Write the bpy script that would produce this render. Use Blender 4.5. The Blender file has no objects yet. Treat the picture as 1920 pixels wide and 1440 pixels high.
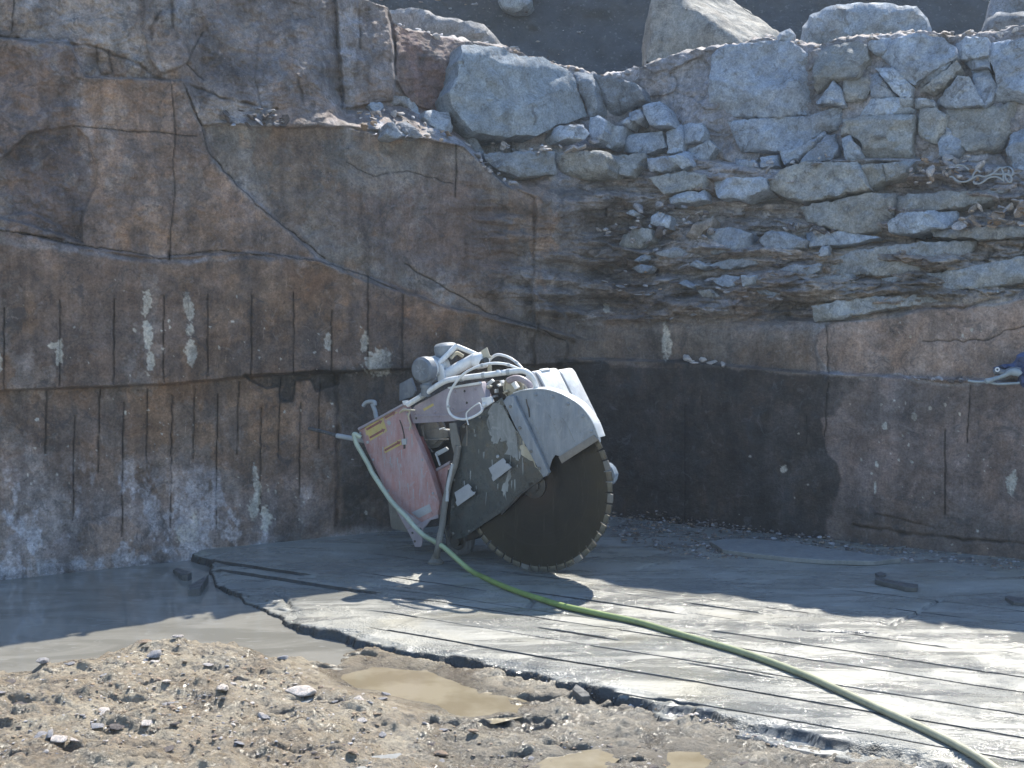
import bpy, bmesh, math, random
import numpy as np
from mathutils import Vector, Matrix, geometry
R = math.radians
scene = bpy.context.scene
COL = scene.collection

# ------------------------------------------------------------------ camera
FPX, CAMH = 2700.0, 2.1
PITCH = math.atan2(290, FPX)
cam = bpy.data.objects.new("camera", bpy.data.cameras.new("camera"))
COL.objects.link(cam)
cam.location = (0, 0, CAMH)
cam.rotation_euler = (R(90) - PITCH, 0, 0)
cam.data.sensor_width = 36
cam.data.lens = 36 * FPX / 1920
cam.data.clip_end = 500
scene.camera = cam

# ------------------------------------------------------------------ sky, sun, exposure
SUN_EL, SUN_AZ = 52.0, 21.0          # azimuth from +Y towards +X
w = bpy.data.worlds.new("World"); scene.world = w; w.use_nodes = True
nt = w.node_tree
sky = nt.nodes.new("ShaderNodeTexSky"); sky.sky_type = 'NISHITA'; sky.sun_disc = False
sky.sun_elevation = R(SUN_EL); sky.sun_rotation = R(SUN_AZ)
sky.air_density = 1.6; sky.dust_density = 0.3; sky.ozone_density = 2.5
mx_ = nt.nodes.new("ShaderNodeVectorMath"); mx_.operation = 'MULTIPLY'; mx_.inputs[1].default_value = (.89, .99, 1.14)   # sky light tinted bluer to cool the shade
nt.links.new(sky.outputs[0], mx_.inputs[0]); nt.links.new(mx_.outputs[0], nt.nodes["Background"].inputs[0])
nt.nodes["Background"].inputs[1].default_value = 0.105
sun = bpy.data.objects.new("sun", bpy.data.lights.new("sun", 'SUN')); COL.objects.link(sun)
sun.data.energy = 4.4; sun.data.angle = R(0.5); sun.data.color = (1.0, 0.945, 0.83)
SUNV = np.array([math.cos(R(SUN_EL)) * math.sin(R(SUN_AZ)), math.cos(R(SUN_EL)) * math.cos(R(SUN_AZ)), math.sin(R(SUN_EL))])
sun.rotation_euler = Vector(SUNV).to_track_quat('Z', 'Y').to_euler()
scene.view_settings.view_transform = 'Standard'; scene.view_settings.look = 'None'
scene.view_settings.gamma = 1.0; scene.view_settings.exposure = 1.2

# ------------------------------------------------------------------ geometry helpers
CAM = np.array([0, 0, CAMH])
FW = np.array([0, math.cos(PITCH), -math.sin(PITCH)])
UP = np.array([0, math.sin(PITCH), math.cos(PITCH)])
RT = np.array([1.0, 0, 0])
ZV = np.array([0, 0, 1.0])
def ray(u, v):
    u = np.asarray(u, float); v = np.asarray(v, float)
    return FW + RT * ((u - 960) / FPX)[..., None] + UP * ((720 - v) / FPX)[..., None]
def on_plane(u, v, P, n):                      # survey point (u,v) to the plane through P
    d = ray(u, v); t = ((P - CAM) @ n) / (d @ n)
    return CAM + d * np.asarray(t)[..., None]
def gz(u, v, z=0.0): return on_plane(u, v, np.array([0, 0, z]), ZV)
def smooth(x): x = np.clip(x, 0, 1); return x * x * (3 - 2 * x)

def _hash(ix, iy, iz, seed):
    h = (ix.astype(np.int64) * 374761393 + iy.astype(np.int64) * 668265263 + iz.astype(np.int64) * 2147483647 + seed * 144665) & 0xFFFFFFFF
    h = ((h ^ (h >> 13)) * 1274126177) & 0xFFFFFFFF
    h = ((h ^ (h >> 16)) * 2246822519) & 0xFFFFFFFF
    return ((h ^ (h >> 15)) & 0xFFFFFF) / float(0xFFFFFF)
def vnoise(x, y, z=None, seed=0):
    x = np.asarray(x, float); y = np.asarray(y, float)
    z = np.zeros_like(x) if z is None else np.asarray(z, float)
    fx, fy, fz = np.floor(x), np.floor(y), np.floor(z)
    tx, ty, tz = smooth(x - fx), smooth(y - fy), smooth(z - fz)
    r = 0
    for a in (0, 1):
        for b in (0, 1):
            for c in (0, 1):
                r = r + _hash(fx + a, fy + b, fz + c, seed) * (tx if a else 1 - tx) * (ty if b else 1 - ty) * (tz if c else 1 - tz)
    return r * 2 - 1
def fbm(x, y, z=None, oct=4, seed=0, gain=.5):
    s = 0; a = 1.0; f = 1.0
    for i in range(oct):
        s = s + a * vnoise(np.asarray(x) * f, np.asarray(y) * f, None if z is None else np.asarray(z) * f, seed + i * 17)
        a *= gain; f *= 2.03
    return s
def worley(x, y, seed=0):                      # F1, F2-F1 and a random value per cell
    fx, fy = np.floor(x), np.floor(y)
    f1 = np.full(x.shape, 9.0); f2 = np.full(x.shape, 9.0); idr = np.zeros(x.shape)
    zz = np.zeros_like(fx)
    for a in (-1, 0, 1):
        for b in (-1, 0, 1):
            cx = fx + a + _hash(fx + a, fy + b, zz, seed); cy = fy + b + _hash(fx + a, fy + b, zz, seed + 5)
            d = np.hypot(x - cx, y - cy); r = _hash(fx + a, fy + b, zz, seed + 9)
            n = d < f1
            f2 = np.where(n, f1, np.minimum(f2, d)); idr = np.where(n, r, idr); f1 = np.where(n, d, f1)
    return f1, f2 - f1, idr
def terr(n, k, sharp=5.0):                    # broken ledges: flat treads, crisp edges
    q = np.asarray(n) * k; f = np.floor(q)
    return (f + smooth((q - f - .5) * sharp + .5)) / k
def sdpoly(x, y, poly):                        # signed distance, positive inside
    x = np.asarray(x, float); y = np.asarray(y, float)
    d = np.full(x.shape, 1e18); ins = np.zeros(x.shape, bool)
    n = len(poly)
    for i in range(n):
        ax, ay = poly[i]; bx, by = poly[(i + 1) % n]
        ex, ey = bx - ax, by - ay
        t = np.clip(((x - ax) * ex + (y - ay) * ey) / (ex * ex + ey * ey + 1e-12), 0, 1)
        d = np.minimum(d, (x - ax - t * ex) ** 2 + (y - ay - t * ey) ** 2)
        c = ((ay > y) != (by > y)) & (x < (bx - ax) * (y - ay) / ((by - ay) if by != ay else 1e-9) + ax)
        ins ^= c
    return np.where(ins, 1, -1) * np.sqrt(d)
def dline(x, y, line):
    d = np.full(x.shape, 1e18)
    for (ax, ay), (bx, by) in zip(line[:-1], line[1:]):
        ex, ey = bx - ax, by - ay
        t = np.clip(((x - ax) * ex + (y - ay) * ey) / (ex * ex + ey * ey + 1e-12), 0, 1)
        d = np.minimum(d, (x - ax - t * ex) ** 2 + (y - ay - t * ey) ** 2)
    return np.sqrt(d)
def curve(pts): xs = [p[0] for p in pts]; ys = [p[1] for p in pts]; return lambda u: np.interp(u, xs, ys)

def mesh_from(name, V, F, mat=None, tint=None, sharp=None, smoothed=True):
    me = bpy.data.meshes.new(name)
    V = np.asarray(V, np.float32)
    if isinstance(F, np.ndarray) and F.ndim == 2:
        k = F.shape[1]; nf = len(F)
        me.vertices.add(len(V)); me.vertices.foreach_set("co", V.ravel())
        me.loops.add(nf * k); me.loops.foreach_set("vertex_index", F.astype(np.int32).ravel())
        me.polygons.add(nf); me.polygons.foreach_set("loop_start", np.arange(0, nf * k, k, dtype=np.int32))
        me.polygons.foreach_set("loop_total", np.full(nf, k, np.int32))
        me.update(calc_edges=True); me.validate()
    else:
        me.from_pydata([tuple(map(float, p)) for p in V], [], [list(map(int, f)) for f in F]); me.update()
    if smoothed:
        me.polygons.foreach_set("use_smooth", np.ones(len(me.polygons), bool))
        if sharp: me.set_sharp_from_angle(angle=R(sharp))
    if tint is not None:
        a = me.color_attributes.new("tint", 'FLOAT_COLOR', 'POINT')
        t = np.ones((len(V), 4), np.float32); t[:, :3] = tint
        a.data.foreach_set("color", t.ravel())
    if mat: me.materials.append(mat)
    return me
def obj(name, me, parent=None, label=None, cat=None, group=None, kind=None):
    o = bpy.data.objects.new(name, me); COL.objects.link(o)
    if parent is not None: o.parent = parent
    if label: o["label"] = label
    if cat: o["category"] = cat
    if group: o["group"] = group
    if kind: o["kind"] = kind
    return o
def grid_faces(nr, nc):
    i = np.arange(nr * nc).reshape(nr, nc)
    return np.stack([i[:-1, :-1], i[1:, :-1], i[1:, 1:], i[:-1, 1:]], -1).reshape(-1, 4)

# ------------------------------------------------------------------ materials
class NT:
    def __init__(s, name):
        s.m = bpy.data.materials.new(name); s.m.use_nodes = True
        s.t = s.m.node_tree; s.b = s.t.nodes["Principled BSDF"]
    def n(s, kind, **k):
        x = s.t.nodes.new(kind)
        for a, b in k.items(): setattr(x, a, b)
        return x
    def link(s, a, b): s.t.links.new(a, b)
    def pos(s, scale=(1, 1, 1), obj=False):
        if obj: src = s.n("ShaderNodeTexCoord").outputs["Object"]
        else: src = s.n("ShaderNodeNewGeometry").outputs["Position"]
        mp = s.n("ShaderNodeMapping"); mp.inputs["Scale"].default_value = scale
        s.link(src, mp.inputs[0]); return mp.outputs[0]
    def noise(s, vec, scale, detail=4, rough=.55, dist=0):
        x = s.n("ShaderNodeTexNoise"); s.link(vec, x.inputs["Vector"])
        x.inputs["Scale"].default_value = scale; x.inputs["Detail"].default_value = detail
        x.inputs["Roughness"].default_value = rough; x.inputs["Distortion"].default_value = dist
        return x.outputs["Fac"]
    def map(s, val, a, b, c, d):
        x = s.n("ShaderNodeMapRange"); s.link(val, x.inputs[0])
        for i, q in enumerate((a, b, c, d)): x.inputs[1 + i].default_value = q
        return x.outputs[0]
    def math(s, op, a, b):
        x = s.n("ShaderNodeMath", operation=op)
        for i, q in enumerate((a, b)):
            if hasattr(q, "links"): s.link(q, x.inputs[i])
            else: x.inputs[i].default_value = q
        return x.outputs[0]
    def mix(s, fac, a, b, blend='MIX'):
        x = s.n("ShaderNodeMix", data_type='RGBA', blend_type=blend)
        if hasattr(fac, "links"): s.link(fac, x.inputs[0])
        else: x.inputs[0].default_value = fac
        for i, q in ((6, a), (7, b)):
            if hasattr(q, "links"): s.link(q, x.inputs[i])
            else: x.inputs[i].default_value = (*q, 1)
        return x.outputs[2]
    def scale(s, col, val):                      # colour times a value
        x = s.n("ShaderNodeVectorMath", operation='SCALE'); s.link(col, x.inputs[0])
        if hasattr(val, "links"): s.link(val, x.inputs["Scale"])
        else: x.inputs["Scale"].default_value = val
        return x.outputs[0]
    def bump(s, h, strength, dist, prev=None):
        x = s.n("ShaderNodeBump"); x.inputs["Strength"].default_value = strength; x.inputs["Distance"].default_value = dist
        s.link(h, x.inputs["Height"])
        if prev is not None: s.link(prev, x.inputs["Normal"])
        return x.outputs[0]
    def done(s, col=None, rough=None, normal=None, metal=None, spec=None):
        for k, q in (("Base Color", col), ("Roughness", rough), ("Normal", normal), ("Metallic", metal), ("Specular IOR Level", spec)):
            if q is None: continue
            if hasattr(q, "links"): s.link(q, s.b.inputs[k])
            else: s.b.inputs[k].default_value = (*q, 1) if isinstance(q, tuple) else q
        return s.m

STONE_HUE = (1.54, 1.44, 1.45)      # brightens the face and chip tints
def rock_mat(name, bumpk=1.0, streak=True, objco=False, soft=1.0):
    s = NT(name)
    at = s.n("ShaderNodeAttribute", attribute_name="tint").outputs["Color"]
    p = s.pos(obj=objco)
    at = s.mix(1.0, at, STONE_HUE if soft == 1 else (1.20, 1.30, 1.46), "MULTIPLY")  # loose blocks go bluer: the lens flare's cast put into their grey
    n1 = s.map(s.noise(p, 2.4, 8, .66, .9), .32, .68, 1 - .45 * soft, 1 + .45 * soft)
    n2 = s.map(s.noise(p, 15, 6, .65), .3, .7, .72, 1.28)
    n3 = s.map(s.noise(p, 70, 6, .75), .34, .66, .66, 1.34)
    c = s.scale(s.scale(s.scale(at, n1), n2), n3)
    hue = s.map(s.noise(p, 3.1, 6, .7, .8), .42, .66, 0, .75 * soft)
    c = s.mix(hue, c, s.mix(1.0, c, (1.14, .96, .80), 'MULTIPLY'))
    if streak:
        st = s.map(s.noise(s.pos((7, 7, .55)), 1.6, 6, .65), .3, .7, .74, 1.24)
        c = s.scale(c, st)
    bl = s.map(s.noise(p, 5.5, 8, .72, 1.2), .565, .62, 0, .5)
    c = s.mix(bl, c, (.05, .052, .058))
    lt = s.map(s.noise(p, 8.5, 8, .75, 1.5), .585, .625, 0, .38)
    c = s.mix(lt, c, s.mix(.35, s.scale(at, 1.6), (.25, .265, .28)))
    mr = s.n("ShaderNodeMapping"); mr.inputs["Rotation"].default_value = (.5, .9, .4); mr.inputs["Scale"].default_value = (1.5, 14, 1.5); s.link(p, mr.inputs[0])
    sc_ = s.map(s.noise(mr.outputs[0], 5, 6, .7), .635, .66, 0, .45)
    c = s.mix(sc_, c, s.scale(at, 2.0))
    fl = s.map(s.noise(p, 46, 5, .75), .62, .70, 0, .5 * soft)
    c = s.mix(fl, c, s.scale(at, 2.3))
    dk = s.map(s.noise(p, 30, 6, .7), .36, .30, 0, .6)
    c = s.mix(dk, c, (.035, .033, .03))
    nb = s.bump(s.noise(p, 22, 10, .74), .8 * bumpk, .03)
    nb = s.bump(s.noise(p, 130, 6, .75), .6 * bumpk, .006, nb)
    return s.done(c, s.map(s.noise(p, 9, 4), .3, .7, .62, .95), nb, spec=.35)
M = {}
M['face'] = rock_mat("rock_face_stone")
M['rock'] = rock_mat("loose_stone", .8, False, soft=.55)
M['chip'] = rock_mat("stone_chip", .8, False, True)

# ------------------------------------------------------------------ the quarry rock face (two walls meeting in a corner)
KP = gz(1090, 962)
aL = gz(0, 1075) - KP; aL /= np.linalg.norm(aL)
aR = gz(1920, 1050) - KP; aR /= np.linalg.norm(aR)
nL = np.array([-aL[1], aL[0], 0]); nL = nL if nL[1] < 0 else -nL
nR = np.array([-aR[1], aR[0], 0]); nR = nR if nR[1] < 0 else -nR
vtop = curve([(-420, -130), (300, -130), (500, -70), (640, -8), (660, 0), (700, 6), (728, 18), (738, 42), (760, 52), (800, 60), (860, 80), (905, 84), (960, 90), (1000, 108), (1040, 118), (1085, 130), (1115, 142), (1150, 143), (1200, 128), (1260, 108), (1330, 92), (1400, 80), (1440, 70), (1470, 78), (1500, 82), (1530, 88), (1560, 80), (1620, 66), (1700, 64), (1760, 66), (1850, 62), (1920, 50), (2100, 40), (2400, 30)])
L1 = curve([(-420, 752), (0, 730), (320, 718), (470, 703), (640, 695), (750, 690), (1050, 680), (1300, 672)])
L2 = curve([(-420, 420), (0, 432), (160, 468), (300, 485), (470, 476), (600, 490), (740, 540), (840, 580), (920, 592), (1000, 612), (1100, 640)])
LIP = curve([(-420, 60), (0, 72), (130, 80), (160, 146), (345, 152), (375, 232), (550, 236), (600, 228), (655, 240), (720, 256), (800, 256), (870, 275), (900, 305), (950, 350), (1000, 372), (1100, 390)])
BACK = curve([(-420, 57), (0, 69), (130, 77), (160, 143), (345, 149), (375, 130), (415, 100), (560, 100), (620, 150), (650, 200), (720, 185), (830, 212), (860, 240), (880, 262), (900, 285), (950, 320), (1000, 340), (1100, 360)])
SETB = curve([(-420, .10), (340, .10), (380, .26), (600, .30), (640, .44), (700, .5), (800, .6), (900, .6), (960, .35), (1020, .12), (1100, .06)])
TOPB = curve([(-420, .3), (300, .36), (450, .56), (640, .72), (800, .9), (1100, .95)])
R1 = curve([(1000, 668), (1090, 675), (1300, 682), (1500, 700), (1700, 710), (1920, 718), (2400, 735)])
R2 = curve([(1000, 600), (1160, 612), (1300, 612), (1500, 610), (1560, 604), (1640, 582), (1750, 574), (1920, 556), (2400, 520)])
R3 = curve([(1000, 450), (1200, 445), (1400, 435), (1540, 455), (1700, 440), (1920, 425), (2400, 420)])
R4 = curve([(1000, 285), (1130, 282), (1240, 290), (1400, 315), (1480, 322), (1560, 302), (1700, 300), (1920, 320), (2400, 325)])

def offs(u, v):                                # offset of each wall from its base plane, towards the viewer
    l1, l2, lip, bk = L1(u), L2(u), LIP(u), BACK(u)
    o = -0.075 * smooth((v - l1) / 5)
    up = smooth((l2 - v) / 6)
    o = o - up * (.045 + .08 * np.clip((l2 - v) / 260, 0, 1.2))
    ledge = np.clip((lip - v) / np.maximum(lip - bk, 3), 0, 1)
    o = o - ledge * SETB(u)
    o = o - np.clip((bk - v) / 260, 0, 1) * np.maximum(TOPB(u) - SETB(u) - .1, 0)
    r1, r2, r3, r4 = R1(u), R2(u), R3(u), R4(u)
    q = -0.10 * smooth((r1 - v) / 6)
    q = q - .36 * np.clip((r2 - v) / np.maximum(r2 - r3, 10), 0, 1)
    q = q - .17 * np.clip((r3 - v) / np.maximum(r3 - r4, 10), 0, 1)
    q = q - .15 * smooth((r4 - v) / 8)
    q = q - .17 * np.clip((r4 - v) / 240, 0, 1)
    return o, q
def wall_pt(u, v, add=0.0):
    u = np.asarray(u, float); v = np.asarray(v, float)
    o, q = offs(u, v)
    d = ray(u, v)
    tl = ((KP - CAM) @ nL + o + add) / (d @ nL)
    tr = ((KP - CAM) @ nR + q + add) / (d @ nR)
    k = .25
    h = np.clip(.5 + .5 * (tr - tl) / k, 0, 1)
    t = tr * (1 - h) + tl * h - k * h * (1 - h) * .5
    return CAM + d * t[..., None]
def wall_n(u): return nL if u < 1090 else nR

GREY, BRN, DARK = (.20, .215, .235), (.165, .145, .125), (.05, .047, .043)
CRACKS = [  # (line, width px, depth m)
 ([(22, 60), (30, -40)], 2.5, .03), ([(300, 20), (283, 55), (284, 72)], 5, .04), ([(322, 8), (323, 50)], 5, .04), ([(112, -20), (110, 14)], 3, .03),
 ([(0, 70), (80, 78), (160, 84), (190, 92), (240, 113), (262, 120), (290, 148), (345, 153), (400, 178), (440, 190), (520, 205)], 3.5, .05),
 ([(180, 85), (182, 120), (190, 140), (212, 140), (203, 95)], 3, .04),
 ([(138, 236), (165, 237), (260, 247), (330, 251), (370, 256)], 2, .02), ([(322, 160), (325, 200), (329, 250), (325, 300), (328, 360), (320, 430), (317, 488)], 2, .018),
 ([(316, 448), (317, 487)], 4, .04), ([(345, 155), (378, 235), (388, 280), (420, 320), (450, 352), (500, 400), (560, 445), (610, 485)], 1.8, .03),
 ([(0, 433), (60, 440), (125, 456), (200, 466), (300, 484), (400, 470), (520, 478), (600, 490), (680, 515), (745, 545)], 1.7, .025),
 ([(760, 497), (820, 530), (870, 560), (920, 590), (1000, 612), (1060, 640)], 2, .03), ([(855, 270), (856, 330), (852, 370)], 2.5, .03),
 ([(650, 305), (700, 330), (760, 320), (850, 345)], 2, .015), ([(630, 0), (633, 90)], 3, .03), ([(673, 0), (676, 90)], 3, .03), ([(740, 60), (742, 160)], 3, .03),
 ([(560, 150), (572, 205)], 4, .03), ([(490, 20), (478, 150), (490, 200)], 3, .02), ([(380, 60), (350, 120), (380, 150)], 2.5, .02), ([(1010, 600), (1003, 680)], 4, .03),
 ([(1550, 608), (1553, 700)], 2, .03), ([(1553, 716), (1549, 790), (1545, 820)], 2.2, .03), ([(1820, 724), (1813, 830)], 2, .03), ([(1772, 808), (1772, 965)], 2.2, .03),
 ([(1285, 760), (1284, 1000)], 2, .02), ([(1316, 740), (1317, 760)], 1.6, .02), ([(1512, 780), (1512, 830)], 1.6, .02),
 ([(1730, 640), (1855, 638), (1880, 622), (1920, 612)], 2, .02), ([(1510, 560), (1560, 548), (1640, 540), (1700, 525), (1800, 510), (1920, 500)], 5, .06),
 ([(1500, 570), (1600, 562), (1690, 552)], 3, .04), ([(1540, 470), (1650, 455), (1760, 445), (1920, 440)], 4, .05), ([(1600, 520), (1720, 500), (1920, 478)], 3, .03),
 ([(1560, 604), (1640, 586), (1740, 575), (1800, 578), (1920, 548)], 4, .05), ([(1600, 985), (1700, 1000), (1780, 1010), (1920, 1020)], 4, .04), ([(1640, 965), (1700, 975), (1750, 990)], 3, .03),
]
for x, y0, y1 in [(8, 588, 728), (113, 578, 722), (214, 572, 720), (307, 565, 716), (390, 565, 708), (472, 565, 702), (551, 560, 698), (622, 595, 696), (690, 530, 692), (755, 565, 690)]:
    CRACKS.append(([(x, y0 - 12), (x - 1, y1)], 2.0, .030))
for x, y0, y1 in [(88, 738, 853), (140, 785, 975), (187, 735, 885), (232, 760, 1004), (277, 735, 868), (323, 745, 990), (365, 735, 860), (408, 745, 990), (448, 722, 852), (490, 770, 960), (525, 715, 858), (564, 760, 930), (600, 715, 842)]:
    CRACKS.append(([(x, y0 - 6), (x - 2, (y0 + y1) / 2), (x - 3, y1)], 2.0, .030))
CRACKS.append(([(628, 700), (634, 770), (632, 850), (634, 900), (630, 985)], 5, .07))
RELIEF = [  # (polygon, metres, edge px)
 ([(345, 150), (380, 240), (400, 300), (450, 350), (540, 430), (600, 488), (740, 545), (900, 592), (1000, 612), (1000, 372), (870, 275), (655, 240), (375, 234)], -.055, 5),
 ([(-420, 290), (0, 300), (60, 250), (140, 236), (165, 260), (187, 310), (182, 350), (160, 392), (153, 455), (0, 405), (-420, 400)], -.05, 5),
 ([(628, -60), (632, 10), (640, 205), (735, 190), (741, 150), (735, 60), (700, -60)], .10, 5),
 ([(270, -60), (360, -60), (352, 118), (300, 140), (275, 110)], .035, 4), ([(0, 405), (60, 400), (120, 430), (125, 452), (0, 430)], .04, 4),
 ([(740, 40), (870, 75), (866, 130), (845, 180), (852, 225), (770, 195), (742, 150)], .05, 4), ([(1000, 545), (1060, 590), (1065, 690), (1005, 690)], .05, 5),
 ([(455, 703), (520, 700), (640, 696), (640, 720), (600, 735), (585, 712), (552, 715), (548, 752), (528, 752), (520, 725), (500, 728)], -.06, 4),
 ([(1528, 640), (1560, 604), (1920, 560), (2400, 540), (2400, 735), (1920, 716), (1580, 706), (1530, 700)], .03, 5),
]
WARM, RUST, PURP = (.122, .094, .073), (.165, .105, .066), (.088, .075, .072)
PAINT = [  # (polygon, colour, feather px, strength): the stone's own colours, stains and wet patches
 ([(-420, -200), (640, -200), (640, 200), (375, 235), (345, 150), (160, 150), (130, 80), (-420, 70)], (.185, .178, .168), 14, 1),
 ([(380, 0), (640, -50), (640, 200), (560, 225), (380, 160), (350, 110)], (.145, .14, .14), 20, .9),
 ([(270, -60), (365, -60), (352, 118), (300, 140), (275, 110)], (.18, .185, .185), 8, .9),
 ([(628, -60), (632, 10), (640, 205), (735, 190), (741, 150), (735, 60), (700, -60)], (.185, .19, .20), 6, 1),
 ([(740, 40), (870, 75), (866, 130), (845, 180), (870, 260), (770, 205), (742, 150)], (.13, .098, .092), 8, 1),
 ([(-420, 80), (150, 85), (155, 470), (-420, 430)], (.114, .094, .086), 20, .9),
 ([(-420, 290), (0, 300), (60, 250), (140, 236), (187, 310), (160, 392), (153, 455), (0, 405), (-420, 400)], PURP, 11, .9),
 ([(152, 150), (345, 150), (380, 240), (400, 300), (450, 350), (540, 430), (600, 488), (300, 486), (155, 468), (160, 392), (187, 310)], (.152, .113, .084), 10, .9),
 ([(345, 150), (380, 240), (400, 300), (450, 350), (540, 430), (600, 488), (740, 545), (900, 592), (1000, 612), (1000, 372), (870, 275), (655, 240), (375, 234)], (.118, .112, .100), 14, .9),
 ([(640, 360), (900, 330), (1060, 430), (1060, 520), (900, 560), (700, 480)], (.105, .086, .078), 30, .9),
 ([(-420, 432), (300, 486), (600, 492), (920, 594), (1050, 640), (1050, 684), (0, 732), (-420, 752)], WARM, 5, 1),
 ([(0, 620), (1000, 600), (1050, 684), (0, 728)], (.088, .072, .062), 40, .8), ([(540, 500), (840, 585), (860, 640), (640, 600), (560, 560)], (.14, .088, .055), 30, .7),
 ([(-420, 752), (0, 732), (640, 698), (640, 1000), (-420, 1100)], (.122, .094, .074), 5, 1),
 ([(240, 730), (560, 715), (560, 860), (240, 880)], (.15, .105, .068), 40, .7),
 ([(-420, 860), (60, 860), (180, 930), (420, 940), (560, 900), (620, 1010), (-420, 1110)], (.185, .185, .195), 50, .75),
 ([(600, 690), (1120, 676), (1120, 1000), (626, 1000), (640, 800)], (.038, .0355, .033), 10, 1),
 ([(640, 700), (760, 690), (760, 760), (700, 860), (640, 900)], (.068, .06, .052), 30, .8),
 ([(455, 703), (520, 700), (640, 696), (640, 720), (600, 735), (585, 712), (552, 715), (548, 752), (528, 752), (520, 725), (500, 728)], (.04, .038, .036), 3, 1),
 ([(1000, 540), (1120, 520), (1530, 560), (1530, 720), (1000, 690)], (.09, .078, .066), 30, 1),
 ([(985, 360), (1085, 390), (1100, 610), (1000, 612), (960, 560)], (.085, .08, .076), 40, .85),
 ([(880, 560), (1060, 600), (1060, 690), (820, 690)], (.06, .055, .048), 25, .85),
 ([(1180, 280), (1400, 300), (2400, 300), (2400, -100), (1180, -100)], (.155, .17, .19), 20, 1),
 ([(1100, 280), (1400, 300), (2400, 310), (2400, 560), (1530, 590), (1350, 520), (1100, 470)], (.185, .192, .198), 25, 1),
 ([(950, 340), (1180, 340), (1250, 440), (1200, 530), (1060, 560), (960, 500)], (.105, .105, .105), 35, .9),
 ([(1060, 480), (1300, 470), (1510, 500), (1525, 590), (1515, 640), (1060, 620)], (.135, .132, .128), 25, .75),
 ([(1540, 430), (1920, 420), (2400, 420), (2400, 560), (1560, 600), (1510, 560)], (.165, .155, .135), 10, .9),
 ([(1528, 640), (1560, 604), (1920, 560), (2400, 540), (2400, 735), (1920, 716), (1580, 706), (1550, 690)], (.185, .155, .135), 3, 1),
 ([(1050, 680), (1610, 712), (2400, 735), (2400, 1080), (1050, 1030)], (.115, .097, .090), 4, 1),
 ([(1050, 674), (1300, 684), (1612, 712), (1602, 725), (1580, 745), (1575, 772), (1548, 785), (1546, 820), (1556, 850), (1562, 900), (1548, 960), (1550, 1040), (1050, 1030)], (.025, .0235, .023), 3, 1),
 ([(1550, 940), (1920, 980), (2400, 1010), (2400, 1100), (1550, 1060)], (.07, .062, .058), 20, .9),
 ([(1570, 715), (1810, 722), (1815, 790), (1700, 800), (1580, 790)], (.10, .098, .10), 40, .7),
]
SPOT = [(277, 568, 9, 24), (277, 628, 9, 28), (279, 680, 8, 20), (357, 575, 10, 25), (358, 618, 8, 12), (358, 662, 10, 26), (108, 660, 7, 24), (98, 648, 10, 6), (615, 640, 7, 17), (1, 670, 6, 25), (480, 915, 6, 40), (474, 955, 10, 20), (496, 975, 10, 25), (340, 1000, 16, 20), (360, 990, 10, 30), (686, 642, 7, 20), (712, 680, 25, 25), (1664, 798, 4, 6), (1718, 782, 5, 7), (1640, 912, 3, 12), (1662, 800, 5, 5), (1640, 870, 3, 6), (1900, 905, 8, 22), (1472, 880, 8, 7), (1250, 640, 8, 34), (1250, 620, 6, 16), (1132, 578, 6, 8)]
rs = random.Random(4)
for cx, cy, sx, sy, n in [(280, 830, 60, 70, 70), (1730, 800, 90, 60, 70), (1700, 900, 120, 60, 60), (560, 850, 60, 60, 30), (250, 640, 200, 50, 60), (550, 650, 120, 40, 40), (60, 900, 80, 90, 60), (520, 960, 80, 40, 40), (1780, 600, 100, 40, 25)]:
    for i in range(n // 2):
        r = abs(rs.gauss(0, .9)) + .8
        SPOT.append((rs.gauss(cx, sx), rs.gauss(cy, sy), r, r * rs.uniform(.9, 1.6)))

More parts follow.
